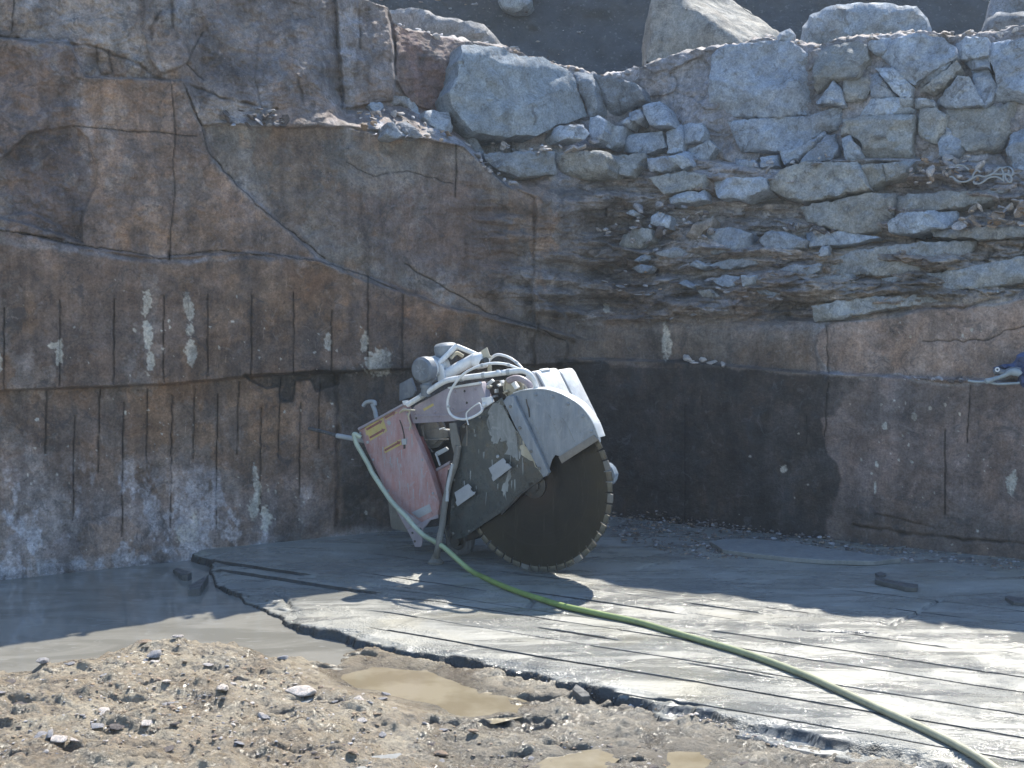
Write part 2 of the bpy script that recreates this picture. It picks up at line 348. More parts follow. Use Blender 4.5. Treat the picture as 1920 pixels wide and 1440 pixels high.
def face_detail(u, v):
    """relief in metres and stone colour at the survey points"""
    wu = u + 14 * fbm(u / 60, v / 60, oct=4, seed=3); wv = v + 9 * fbm(u / 60, v / 60, oct=4, seed=8)
    left = u < 1080
    sawn = np.where(left, smooth((v - L2(u)) / 12), smooth((v - R2(u)) / 12))
    sawn = np.where((u > 150) & (u < 1000) & (v > LIP(u)) & (v < L2(u)), .55, sawn)
    rough = 1 - sawn
    h = fbm(u / 120, v / 120, oct=5, seed=21) * (.004 + .022 * rough) + fbm(u / 14, v / 12, oct=3, seed=31) * (.0022 + .006 * rough)
    ridg = 1 - np.abs(fbm(u / 70 + v / 160, v / 60, oct=4, seed=41)); h += (ridg - .7) * .025 * rough
    # broken bedded stone on the right wall and in the corner
    lf = smooth((1170 - u) / 170)
    sh = lf * (.45 * smooth((u - 820) / 150) * smooth((L2(u) - 10 - v) / 30) * smooth((v - LIP(u) - 20) / 30)) + (1 - lf) * (smooth((R2(u) - v) / 16) * smooth((v - R4(u) + 10) / 20))
    x = wu + 4 * v * 0; y = wv + (u - 1300) * .05
    f1, e, c = worley(x / 62, y / 15, seed=2)
    cs = c; f1b, eb, cb = worley(x / 26 + 9, y / 8, seed=6)
    sl = v - (u - 1300) * .045 + 10 * np.sin(u / 210.)
    n = fbm(u / 190, sl / 34, oct=4, seed=44); n2 = fbm(u / 70, sl / 15, oct=3, seed=46)
    h += sh * (.13 * terr(n, 4.5, 10) + .045 * terr(n2, 3.5, 9) + (cs - .5) * .06 - .016 * np.exp(-e / .05))
    lw = lf * rough
    n3 = fbm(u / 210, v / 120, oct=5, seed=47, gain=.55); n4 = fbm(u / 60, v / 75, oct=4, seed=48, gain=.55)
    h += lw * (.050 * terr(n3, 5, 9) + .012 * terr(n4, 4, 7)) + np.where(left, sawn, sawn * .8) * (.006 * terr(n4, 3, 9))
    up = (1 - lf) * smooth((R4(u) - v) / 10)
    f1, e, c = worley(wu / 70, wv / 48, seed=12)
    h += up * ((c - .5) * .05 - .012 * np.exp(-e / .05) + .05 * terr(n3, 4, 8))
    col = np.empty(u.shape + (3,)); col[:] = GREY
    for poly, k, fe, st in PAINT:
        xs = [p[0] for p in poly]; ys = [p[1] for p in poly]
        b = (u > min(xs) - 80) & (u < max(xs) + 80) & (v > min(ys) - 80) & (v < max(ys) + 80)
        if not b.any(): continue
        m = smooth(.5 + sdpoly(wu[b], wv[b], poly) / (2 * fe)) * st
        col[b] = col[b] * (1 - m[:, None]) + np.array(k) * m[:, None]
    for sc_, sd_, kk, th, st_ in ((90, 201, (.150, .108, .074), .28, .45), (120, 203, (.080, .072, .070), .30, .45), (70, 207, (.165, .165, .16), .45, .35), (45, 211, (.072, .064, .060), .40, .45)):
        m = st_ * smooth((fbm(u / sc_, v / (sc_ * 1.25), oct=5, seed=sd_, gain=.62) - th) / .16) * np.where(u < 1060, 1, .45 * smooth((v - R4(u)) / 40)) * np.where((u > 620) & (v > 690), .35, 1)
        col = col * (1 - m[..., None]) + np.array(kk) * m[..., None]
    for poly, dz, fe in RELIEF:
        xs = [p[0] for p in poly]; ys = [p[1] for p in poly]
        b = (u > min(xs) - 40) & (u < max(xs) + 40) & (v > min(ys) - 40) & (v < max(ys) + 40)
        h[b] += dz * smooth(.5 + sdpoly(u[b] * .6 + wu[b] * .4, v[b] * .6 + wv[b] * .4, poly) / fe)
    # shingle cells keep their own shade, wall cells too
    col *= (1 + sh * ((cs - .5) * .40 + (cb - .5) * .16 + .30 * (terr(n, 4.5, 7) - n) * 4))[..., None]
    for line, wd, dep in CRACKS:
        xs = [p[0] for p in line]; ys = [p[1] for p in line]
        b = (u > min(xs) - 14) & (u < max(xs) + 14) & (v > min(ys) - 14) & (v < max(ys) + 14)
        if not b.any(): continue
        wv_ = v[b] + 2.2 * fbm(u[b] / 16, v[b] / 16, oct=2, seed=77); wu_ = u[b] + 1.2 * fbm(u[b] / 16, v[b] / 16, oct=2, seed=78)
        d = dline(wu_, wv_, line); thin = wd < 2.6; wd_ = wd * (.62 if thin else .72); g = np.exp(-(d / wd_) ** 2) * (1 if thin else .45 + .55 * smooth(vnoise(u[b] / 22, v[b] / 22, seed=79) + .6))
        h[b] -= dep * (.5 if thin else .6) * g; col[b] *= (1 - (.8 if thin else .5) * g)[:, None]
    # stain bands under and over the drill lines
    for line, wd, dep in CRACKS[34:]:
        x0 = line[0][0]
        if dep > .031: continue
        b = (np.abs(u - x0) < 30) & (v > line[0][1] - 90) & (v < line[-1][1])
        g = np.exp(-((u[b] - x0 + 3 * fbm(v[b] / 30, v[b] * 0 + x0, oct=2, seed=5)) / 8) ** 2) * smooth((v[b] - line[0][1] + 90) / 60) * smooth((line[-1][1] - v[b]) / 60)
        col[b] *= (1 - .22 * g * (.4 + .6 * vnoise(v[b] / 40, v[b] * 0 + x0 * .37, seed=9) ** 2))[:, None]
    for cx, cy, rx, ry in SPOT:
        b = (np.abs(u - cx) < rx * 1.6 + 3) & (np.abs(v - cy) < ry * 1.6 + 3)
        if not b.any(): continue
        d = np.hypot((wu[b] * .45 + u[b] * .55 - cx) / rx, (v[b] - cy) / ry) + .35 * vnoise(u[b] / 4, v[b] / 4, seed=13)
        m = (.85 * smooth((1.1 - d) / .25))[:, None]
        col[b] = col[b] * (1 - m) + np.array((.30, .315, .29)) * m
    # powdery bloom at the foot of the left wall
    b = (u < 620) & (v > 820)
    n = smooth((fbm(u[b] / 60, v[b] / 90, oct=5, seed=51, gain=.65) + .05) / .35) * smooth((v[b] - 830) / 110) * smooth((620 - u[b]) / 120)
    n = n * (.55 + .45 * smooth(fbm(u[b] / 5, v[b] / 5, oct=2, seed=52) * 2 + .6))
    m = (n * .75)[:, None]; col[b] = col[b] * (1 - m) + np.array((.29, .31, .345)) * m
    return h, col

def build_face():
    us = np.concatenate([np.arange(-420, -12, 10), np.arange(-12, 1932, 2.0), np.arange(1934, 2400, 10)])
    nr = 610
    k = np.linspace(0, 1, nr)
    jag = 3.0 * fbm(us / 14, us * 0, oct=3, seed=91) + 4 * fbm(us / 60, us * 0, oct=2, seed=92)
    vt = vtop(us) + jag
    vb = np.interp(us, [-420, 0, 1090, 1920, 2400], [1150, 1100, 1010, 1075, 1110])
    U = np.repeat(us[None, :], nr, 0); V = vt[None, :] + (vb - vt)[None, :] * k[:, None]
    h, col = face_detail(U, V)
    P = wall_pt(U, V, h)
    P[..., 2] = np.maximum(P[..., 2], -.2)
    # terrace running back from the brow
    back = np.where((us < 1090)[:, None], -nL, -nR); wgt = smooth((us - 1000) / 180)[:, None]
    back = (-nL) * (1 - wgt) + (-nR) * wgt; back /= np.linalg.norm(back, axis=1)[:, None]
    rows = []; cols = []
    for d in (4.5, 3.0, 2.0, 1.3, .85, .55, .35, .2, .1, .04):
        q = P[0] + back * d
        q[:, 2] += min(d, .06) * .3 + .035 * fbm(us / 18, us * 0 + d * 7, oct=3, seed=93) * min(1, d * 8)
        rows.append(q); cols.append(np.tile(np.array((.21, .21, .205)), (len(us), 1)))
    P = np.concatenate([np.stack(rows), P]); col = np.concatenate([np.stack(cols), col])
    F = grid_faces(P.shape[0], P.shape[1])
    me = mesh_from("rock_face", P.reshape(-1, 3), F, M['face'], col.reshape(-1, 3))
    return obj("rock_face", me, kind='structure')
build_face()

# dark scree slope behind the terrace
def build_hill():
    xs = np.arange(-11, 13, .06); ds = np.arange(0, 7.5, .07)
    X, D = np.meshgrid(xs, ds)
    foot = 14.6 - .18 * np.abs(X - .5) + .5 * fbm(X / 3, X * 0, oct=2, seed=61)
    n = fbm(X / .9, D / .9, oct=6, seed=62, gain=.6)
    Y = foot + D * .5 + .16 * n
    Z = 3.25 + D * .87 + .05 * n
    me = mesh_from("hillside", np.stack([X, Y, Z], -1).reshape(-1, 3), grid_faces(len(ds), len(xs))[:, ::-1], HILL)
    obj("hillside", me, kind='structure')
s = NT("scree_earth"); p = s.pos()
c = s.mix(s.map(s.noise(p, 3, 8, .7), .35, .65, 0, 1), (.055, .055, .058), (.10, .10, .105))
c = s.mix(s.map(s.noise(p, 26, 4, .6), .60, .68, 0, .7), c, (.19, .19, .19))
HILL = s.done(c, .95, s.bump(s.noise(p, 14, 9, .7), .8, .06))
build_hill()

# ------------------------------------------------------------------ the sawn slab floor, the pool and the mud bank
E30 = np.array([math.cos(R(30)), -math.sin(R(30)), 0]); T30 = np.array([math.sin(R(30)), math.cos(R(30)), 0])
def world_poly(pts, z=0.0): return [tuple(p[:2]) for p in gz([q[0] for q in pts], [q[1] for q in pts], z)]
SLAB = [(345, 1010), (365, 1036), (393, 1049), (391, 1060), (395, 1073), (425, 1092), (457, 1110), (490, 1127), (520, 1140), (547, 1157), (590, 1172), (640, 1186), (707, 1203), (783, 1219), (840, 1226), (923, 1240), (977, 1250), (1057, 1266), (1107, 1279), (1173, 1297), (1233, 1314), (1280, 1322), (1404, 1352), (1500, 1372), (1650, 1396), (1750, 1415), (1850, 1447), (2200, 1540), (3400, 1900)]
SLABW = world_poly(SLAB) + [(9, 2), (9, 13), (-1.9, 13)]
LOW = [(1150, 1300), (1225, 1345), (1280, 1361), (1380, 1383), (1460, 1400), (1550, 1420), (1640, 1444), (1800, 1490), (2300, 1640), (2300, 1300), (1300, 1250)]
LOWW = world_poly(LOW, -.05)
GROOVES = [  # (t, s0, s1, width, depth)
 (6.082, -4.45, 3, .012, .03), (6.377, -4.70, 3, .014, .03), (6.70, -4.75, 3, .014, .03), (6.742, -6.1, -4.70, .018, .016), (6.862, -6.25, -5.35, .018, .016), (6.93, -2.96, 3, .011, .03), (6.83, -4.9, -2.6, .010, .02),
 (7.06, -5.25, -4.2, .014, .03), (7.16, -4.2, -3.0, .011, .03), (7.205, -3.1, -2.35, .012, .03), (7.24, -2.25, -1.60, .026, .05), (7.539, -5.5, -1.98, .014, .03), (7.40, -4.1, -2.6, .008, .015),
 (6.335, -2.75, -2.2, .022, .04), (6.53, -3.7, -3.1, .020, .03), (5.80, -3.2, 3, .012, .03), (5.55, -3.0, 3, .012, .03), (5.30, -2.6, 3, .012, .03), (7.86, -2.3, .5, .010, .02), (8.15, -2.6, -1.2, .012, .02), (7.30, -1.5, 2, .01, .02), (6.23, -3.4, 1, .007, .012), (5.05, -2, 3, .012, .03)]
CR = [[(1671, 1171), (1700, 1158), (1763, 1125)], [(1195, 1068), (1240, 1055)], [(990, 1140), (1005, 1122), (1030, 1118)], [(520, 1103), (535, 1112), (545, 1130), (563, 1136)], [(1480, 1180), (1560, 1184), (1640, 1186)]]
CRW = [[tuple(p[:2]) for p in gz([a[0] for a in l], [a[1] for a in l])] for l in CR]

def build_floor():
    ss = np.arange(-7.4, 2.6, .016)
    ts = list(np.arange(4.7, 10.6, .016))
    GROOVES[:] = [(a_, b_, c_, w_ * (.62 if w_ < .02 else .8), d_) for a_, b_, c_, w_, d_ in GROOVES]
    for t, s0, s1, wd, dp in GROOVES:
        ts = [q for q in ts if abs(q - t) > wd / 2 + .003]
        ts += [t - wd / 2 - .001, t - wd / 2 + .001, t + wd / 2 - .001, t + wd / 2 + .001]
    ts = np.array(sorted(ts))
    S, T = np.meshgrid(ss, ts)
    X = S * E30[0] + T * T30[0]; Y = S * E30[1] + T * T30[1]
    z = .004 * fbm(X / .9, Y / .9, oct=3, seed=101) + .0012 * fbm(S / .12, T / .05, oct=3, seed=102)
    strip = np.zeros_like(S)
    for i, (t, s0, s1, wd, dp) in enumerate(sorted(GROOVES)):
        m = smooth((S - s0) / .5) * smooth((s1 - S) / .3)
        z += np.where(T < t, -1, 1) * 0
        strip = np.where((T > t) & (m > .3), _hash(np.array(i * 3.), np.array(1.), np.array(2.), 3), strip)
        wob = .5 + .5 * smooth(vnoise(S / .25, S * 0 + i, seed=103) + .7)
        z -= np.where(np.abs(T - t) < wd / 2, 2.2 * dp * m * wob, 0)
    z += (strip - .5) * .006
    left = smooth((-4.3 - S) / .9)
    z -= left * np.where(T < 6.742, .030, np.where(T < 6.862, .016, 0))
    for l in CRW:
        d = dline(X, Y, l); z -= .03 * np.exp(-(d / .009) ** 2)
    jx = .028 * fbm(X / .11, Y / .11, oct=3, seed=104); jy = .028 * fbm(X / .11, Y / .11, oct=3, seed=105)
    sd = sdpoly(X + jx, Y + jy, SLABW)
    lay = .35 * smooth(fbm(X / .3, Y / .3, oct=2, seed=107) + .4)      # the broken edge steps down in flakes
    e1 = smooth(-sd / .022); e0 = smooth((.05 - sd + .05 * fbm(X / .2, Y / .2, oct=3, seed=108)) / .02)
    drop = .014 * e0 + .085 * e1
    low = sdpoly(X + jx, Y + jy, LOWW)
    drop = np.where(low > 0, np.minimum(drop, .045 + .045 * smooth(-low / .02)), drop)
    z -= drop
    P = np.stack([X, Y, z], -1).reshape(-1, 3)
    keep = (sd > -.5).reshape(-1)
    F = grid_faces(len(ts), len(ss)); F = F[keep[F].all(1)]
    used = np.unique(F); mp = np.zeros(len(P), int); mp[used] = np.arange(len(used))
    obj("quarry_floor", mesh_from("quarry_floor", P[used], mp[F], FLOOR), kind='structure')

s = NT("sawn_slab"); p = s.pos()
st = s.n("ShaderNodeMapping"); st.inputs["Rotation"].default_value = (0, 0, R(30)); st.inputs["Scale"].default_value = (1, 5, 1)
s.link(s.n("ShaderNodeNewGeometry").outputs["Position"], st.inputs[0]); st = st.outputs[0]
c = s.mix(s.map(s.noise(p, 1.3, 6, .6, .5), .36, .64, 0, 1), (.182, .184, .176), (.262, .256, .228))
c = s.mix(s.map(s.noise(st, 2.2, 6, .65), .45, .7, 0, .8), c, (.315, .31, .285))
c = s.mix(s.map(s.noise(p, .9, 7, .6, 1.), .52, .66, 0, .55), c, (.225, .205, .15))
c = s.mix(s.map(s.noise(p, 17, 7, .72), .56, .70, 0, .45), c, (.115, .108, .098))
c = s.mix(s.map(s.noise(st, 12, 6, .7), .60, .66, 0, .5), c, (.34, .335, .32))
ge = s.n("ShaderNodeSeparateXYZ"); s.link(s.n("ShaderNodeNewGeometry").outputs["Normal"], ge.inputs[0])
c = s.mix(s.map(ge.outputs[2], .93, .72, 0, 1), c, (.035, .035, .034))       # steep faces darkened in colour, adding shade to broken edges and cuts
wetk = s.map(s.noise(st, .9, 6, .62, .6), .44, .58, 0, 1); c = s.mix(s.map(wetk, 0, 1, 0, .42), c, s.scale(c, .66)); rg = s.map(wetk, 0, 1, .5, .06)
nb = s.bump(s.noise(st, 9, 6, .6), .22, .02)
nb = s.bump(s.noise(p, 34, 6, .7), .35, .010, nb)
nb = s.bump(s.math('MULTIPLY', s.noise(p, 85, 3, .6), s.map(s.noise(p, 2.3, 5, .65), .47, .58, .10, 1)), 1.0, .016, nb)
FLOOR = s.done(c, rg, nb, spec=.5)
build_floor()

POOL = [(-700, 1330), (-700, 1000), (300, 1000), (365, 1036), (393, 1049), (395, 1073), (425, 1092), (457, 1110), (520, 1140), (547, 1157), (590, 1172), (640, 1186), (700, 1202), (690, 1212), (633, 1247), (533, 1235), (467, 1222), (383, 1208), (337, 1203), (300, 1207), (217, 1224), (187, 1240), (57, 1252), (0, 1258), (-300, 1290)]
WZ = -.060
POOLW = world_poly(POOL, WZ)
PUD = [[(640, 1264), (700, 1250), (800, 1258), (860, 1278), (950, 1310), (958, 1330), (900, 1344), (830, 1332), (750, 1308), (660, 1288)], [(1000, 1446), (1050, 1416), (1120, 1409), (1158, 1416), (1130, 1440), (1100, 1470)], [(1262, 1412), (1330, 1408), (1347, 1428), (1300, 1455), (1250, 1445)]]
PUDW = [world_poly(q, -.063) for q in PUD]
def mud_height(X, Y):
    jx = .05 * fbm(X / .16, Y / .16, oct=3, seed=111); jy = .05 * fbm(X / .16, Y / .16, oct=3, seed=112)
    sd = -sdpoly(X + jx, Y + jy, POOLW)                       # >0 on the mud
    right = smooth((X + .95) / .9)
    z = np.where(sd > 0, (.105 - .095 * right) * (1 - np.exp(-np.maximum(sd, 0) / .28)), np.maximum(sd * .35, -.07))
    z = WZ + z
    rough = smooth(sd / .15 + .3)
    cl = fbm(X / .30, Y / .22, oct=5, seed=113, gain=.58)
    z += rough * (.014 + .008 * (1 - right)) * cl
    f1, e, c = worley(X / .06 + cl * .6, Y / .034, seed=114)
    z += rough * .010 * (terr(fbm(X / .16, Y / .12, oct=4, seed=121), 5, 6)) + rough * .008 * terr(fbm(X / .10, Y / .045, oct=3, seed=122), 3, 5)
    z += rough * .006 * smooth((fbm(X / .5, Y / .35, oct=3, seed=115) + .2) / .5) * (c - .45)
    z += rough * .0055 * fbm(X / .05, Y / .03, oct=4, seed=116, gain=.65) + rough * .012 * terr(fbm(X / .085, Y / .06, oct=4, seed=123), 2.5, 7)
    z += rough * .022 * np.maximum(0, fbm(X / .14, Y / .10, oct=3, seed=117) - .45) - rough * .07 * np.maximum(0, fbm(X / .24, Y / .09, oct=4, seed=118) - .42)
    # a few hollows and ruts
    for px, py, rx, ry, dp in [(565, 1300, .22, .08, .05), (40, 1310, .16, .07, .05), (1000, 1400, .3, .05, .04), (880, 1415, .2, .05, .03), (430, 1410, .12, .04, .03), (150, 1390, .25, .05, .03)]:
        g = gz(px, py, -.02); z -= dp * .6 * np.exp(-((X - g[0]) / rx) ** 2 - ((Y - g[1]) / ry) ** 2)
    for q in PUDW:
        b = sdpoly(X + jx * .7, Y + jy * .7, q)
        z = np.where(b > -.25, np.minimum(z, -.063 + np.where(b > 0, -b * .15, -b * .25 + .0)), z)
    return z
def build_mud():
    xs = np.arange(-3.2, 2.4, .0078); ys = np.arange(4.8, 8.0, .0082)
    X, Y = np.meshgrid(xs, ys)
    z = mud_height(X, Y)
    inside = sdpoly(X, Y, SLABW)
    z = np.where(inside > -.02, np.minimum(z, -.16), z)
    far = Y > 7.7
    keep = ~((inside > .25) | (far & (X > -1.2)))
    F = grid_faces(len(ys), len(xs)); F = F[keep.reshape(-1)[F].all(1)]
    P = np.stack([X, Y, z], -1).reshape(-1, 3)
    used = np.unique(F); mp = np.zeros(len(P), int); mp[used] = np.arange(len(used))
    obj("mud_bank", mesh_from("mud_bank", P[used], mp[F], MUD), kind='structure')
s = NT("wet_mud"); p = s.pos()
sx = s.n("ShaderNodeSeparateXYZ"); s.link(p, sx.inputs[0])
c = s.mix(s.map(s.noise(p, 2.6, 7, .65, .5), .36, .64, 0, 1), (.185, .138, .088), (.345, .288, .205))
c = s.mix(s.map(s.noise(p, .8, 5, .6), .5, .62, 0, .6), c, (.29, .25, .19))
c = s.mix(s.map(s.noise(p, 17, 8, .75), .52, .60, 0, .8), c, (.062, .048, .037))
c = s.mix(s.map(s.noise(p, 38, 6, .7), .62, .68, 0, .7), c, (.38, .37, .33))
gr = s.map(s.math('ADD', sx.outputs[0], s.math('MULTIPLY', s.noise(p, 2.5, 5, .6), 1.4)), .0, 1.2, 0, .42)
c = s.mix(gr, c, (.30, .28, .24))
wet = s.map(sx.outputs[2], -.060, -.028, 1, 0)
c = s.mix(wet, c, s.scale(c, .55))
MUD = s.done(c, s.map(s.noise(p, 5, 6, .7), .38, .62, .16, .6), s.bump(s.noise(p, 60, 8, .75), 1.0, .018), spec=.5)
build_mud()
# broad ground under and around everything seen
s = NT("ground_earth"); p = s.pos()
GE = s.done(s.mix(s.map(s.noise(p, 3, 8, .7), .35, .65, 0, 1), (.30, .25, .18), (.42, .38, .30)), .8, s.bump(s.noise(p, 20, 8, .7), .6, .03))
g = np.array([(-24, -24, -.21), (24, -24, -.21), (24, 24, -.21), (-24, 24, -.21)])
obj("ground", mesh_from("ground", g, np.array([[0, 1, 2, 3]]), GE), kind='structure')
# water
s = NT("muddy_water"); p = s.pos((1, 2.2, 1))
c = s.mix(s.map(s.noise(p, 1.7, 6, .6, .8), .42, .6, 0, 1), (.165, .158, .138), (.225, .215, .19))
c = s.mix(s.map(s.noise(p, 5, 5, .6, 1.5), .60, .64, 0, .5), c, (.265, .26, .24))
WATER = s.done(c, .06, s.bump(s.noise(p, 6, 3, .5), .06, .01), spec=.5)
s = NT("puddle_water"); p = s.pos()
PUDM = s.done(s.mix(s.map(s.noise(p, 4, 5, .6), .4, .6, 0, 1), (.185, .152, .10), (.25, .213, .15)), .09, s.bump(s.noise(p, 9, 4, .5), .08, .01), spec=.5)
def flat(name, poly, z, mat):
    n = len(poly)
    return mesh_from(name, [(x, y, z) for x, y in poly], [list(range(n))], mat, smoothed=False)
obj("pool_water", flat("pool_water", [(-6, 9.9), (-6, 5.9), (-.9, 6.6), (-.75, 7.3), (-1.5, 9.9)], WZ, WATER), kind='structure')
for q in PUDW:
    c0 = np.mean(q, 0); q2 = [tuple(c0 + (np.array(a) - c0) * 1.25) for a in q]
    obj("puddle_water", flat("puddle_water", q2, -.064, PUDM), kind='structure')

# ------------------------------------------------------------------ fractured blocks and boulders
def block_mesh(name, poly, add, thick, seed, tint, rnd=9, tilt=.05, mat=None, step=6, place=None, bn=None, facets=3, rough=.012):
    """one angular stone: an outline of so many survey points, a chipped front, real thickness behind it"""
    rg = np.random.default_rng(seed)
    B = []
    n = len(poly)
    for i in range(n):
        a = np.array(poly[i], float); b = np.array(poly[(i + 1) % n], float)
        k = max(1, int(np.hypot(*(b - a)) / step))
        for j in range(k): B.append(a + (b - a) * j / k)
    B = np.array(B); B = B + (B - B.mean(0)) / (np.linalg.norm(B - B.mean(0), axis=1)[:, None] + 1e-9) * 1.8; jit = rg.normal(0, .7, B.shape); jit = (jit + np.roll(jit, 1, 0)) * .7
    B = B + jit + np.stack([1.8 * fbm(B[:, 0] / 12, B[:, 1] / 12, oct=2, seed=seed), 1.8 * fbm(B[:, 0] / 12, B[:, 1] / 12, oct=2, seed=seed + 3)], 1)
    x0, y0 = B.min(0); x1, y1 = B.max(0)
    gx, gy = np.meshgrid(np.arange(x0, x1, step), np.arange(y0, y1, step))
    G = np.stack([gx.ravel(), gy.ravel()], 1) + rg.uniform(-.3, .3, (gx.size, 2)) * step
    G = G[sdpoly(G[:, 0], G[:, 1], [tuple(q) for q in B]) > step * .55]
    pts = np.concatenate([B, G]); nb = len(B)
    vs, es, fs, ov, oe, of = geometry.delaunay_2d_cdt([Vector(q) for q in pts], [], [list(range(nb))], 1, 1e-4)
    V2 = np.array([tuple(q) for q in vs])
    d = np.abs(sdpoly(V2[:, 0], V2[:, 1], [tuple(q) for q in B]))
    c = V2.mean(0); ext = max(x1 - x0, y1 - y0) / 2
    rel = (V2 - c) / ext
    off = tilt * (rel @ rg.normal(0, 1, 2)) * .6
    off = off + np.maximum(0, .10 - 0) * 0
    for i in range(facets):                      # chipped planes across corners
        th = rg.uniform(0, 2 * math.pi); q = rel @ np.array([math.cos(th), math.sin(th)])
        off -= np.maximum(0, q - rg.uniform(.25, .7)) * rg.uniform(.12, .3) * min(1, ext / 60)
    rr = rnd * rg.uniform(.7, 1.3)
    kk = np.clip(d / rr, 0, 1)
    off -= rr / 300 * (1 - np.sqrt(1 - (1 - kk) ** 2)) * 1.1
    off += rough * 2.2 * terr(fbm(V2[:, 0] / 55, V2[:, 1] / 42, oct=4, seed=seed + 5), 3.5, 8)
    off += rough * .7 * fbm(V2[:, 0] / 34, V2[:, 1] / 26, oct=4, seed=seed + 9) + rough * .35 * fbm(V2[:, 0] / 7, V2[:, 1] / 6, oct=2, seed=seed + 11)
    if place is None: P = wall_pt(V2[:, 0], V2[:, 1], 0); nn = wall_n(c[0]); P0 = wall_pt(c[0], c[1], add)
    else: P0, nn = place
    # the stone keeps its own plane: the plane through its middle, leaning back a little
    nn = nn + np.array([0, 0, .18 if bn is None else bn]); nn = nn / np.linalg.norm(nn)
    dd = ray(V2[:, 0], V2[:, 1]); t = ((P0 - CAM) @ nn + off) / (dd @ nn)
    P = CAM + dd * t[:, None]
    # order the rim, add the back
    edges = {}
    for f in fs:
        for a, b in zip(f, list(f[1:]) + [f[0]]):
            edges[(a, b)] = edges.get((a, b), 0) + 1
    rim = [e for e in edges if (e[1], e[0]) not in edges]
    nxt = dict(rim); st0 = rim[0][0]; loop = [st0]
    while nxt[loop[-1]] != st0 and len(loop) < 9999: loop.append(nxt[loop[-1]])
    cen = P.mean(0); L = P[loop]
    V = [P]; F = [list(f) for f in fs]; prev = loop; base = len(P)
    for k, (dep, sh) in enumerate(((.35, 1.0), (1.0, .86))):
        nz = .02 * rg.normal(0, 1, (len(loop), 1)) * thick
        ring = cen + (L - cen) * sh - nn * (thick * dep) + nz * nn
        idx = list(range(base, base + len(loop))); V.append(ring); base += len(loop)
        for i in range(len(loop)):
            j = (i + 1) % len(loop); F.append([prev[j], prev[i], idx[i], idx[j]])
        prev = idx
    F.append(prev[::-1])
    V = np.concatenate(V)
    tn = np.array(tint)[None, :] * (1 + .10 * fbm(V[:, 0] * 4, V[:, 1] * 4, V[:, 2] * 4, oct=3, seed=seed + 2))[:, None]
    me = mesh_from(name, V, F, mat or M['rock'], tn, sharp=38)
    bm = bmesh.new(); bm.from_mesh(me); bmesh.ops.recalc_face_normals(bm, faces=bm.faces); bm.to_mesh(me); bm.free()
    me.set_sharp_from_angle(angle=R(38))
    return me
def z7(*p): return [(1280 + a / 3, b / 3) for a, b in p]
def z6(*p): return [(640 + a / 3, b / 3) for a, b in p]
def z8(*p): return [(640 + a / 6.4, 130 + b / 6.4) for a, b in p]
G1, G2, G3, B1, B2, D1, RD = (.215, .235, .258), (.245, .265, .285), (.185, .20, .218), (.185, .18, .165), (.205, .20, .182), (.10, .10, .10), (.15, .108, .098)
GRP_R = "fractured blocks of the right-hand rock face"
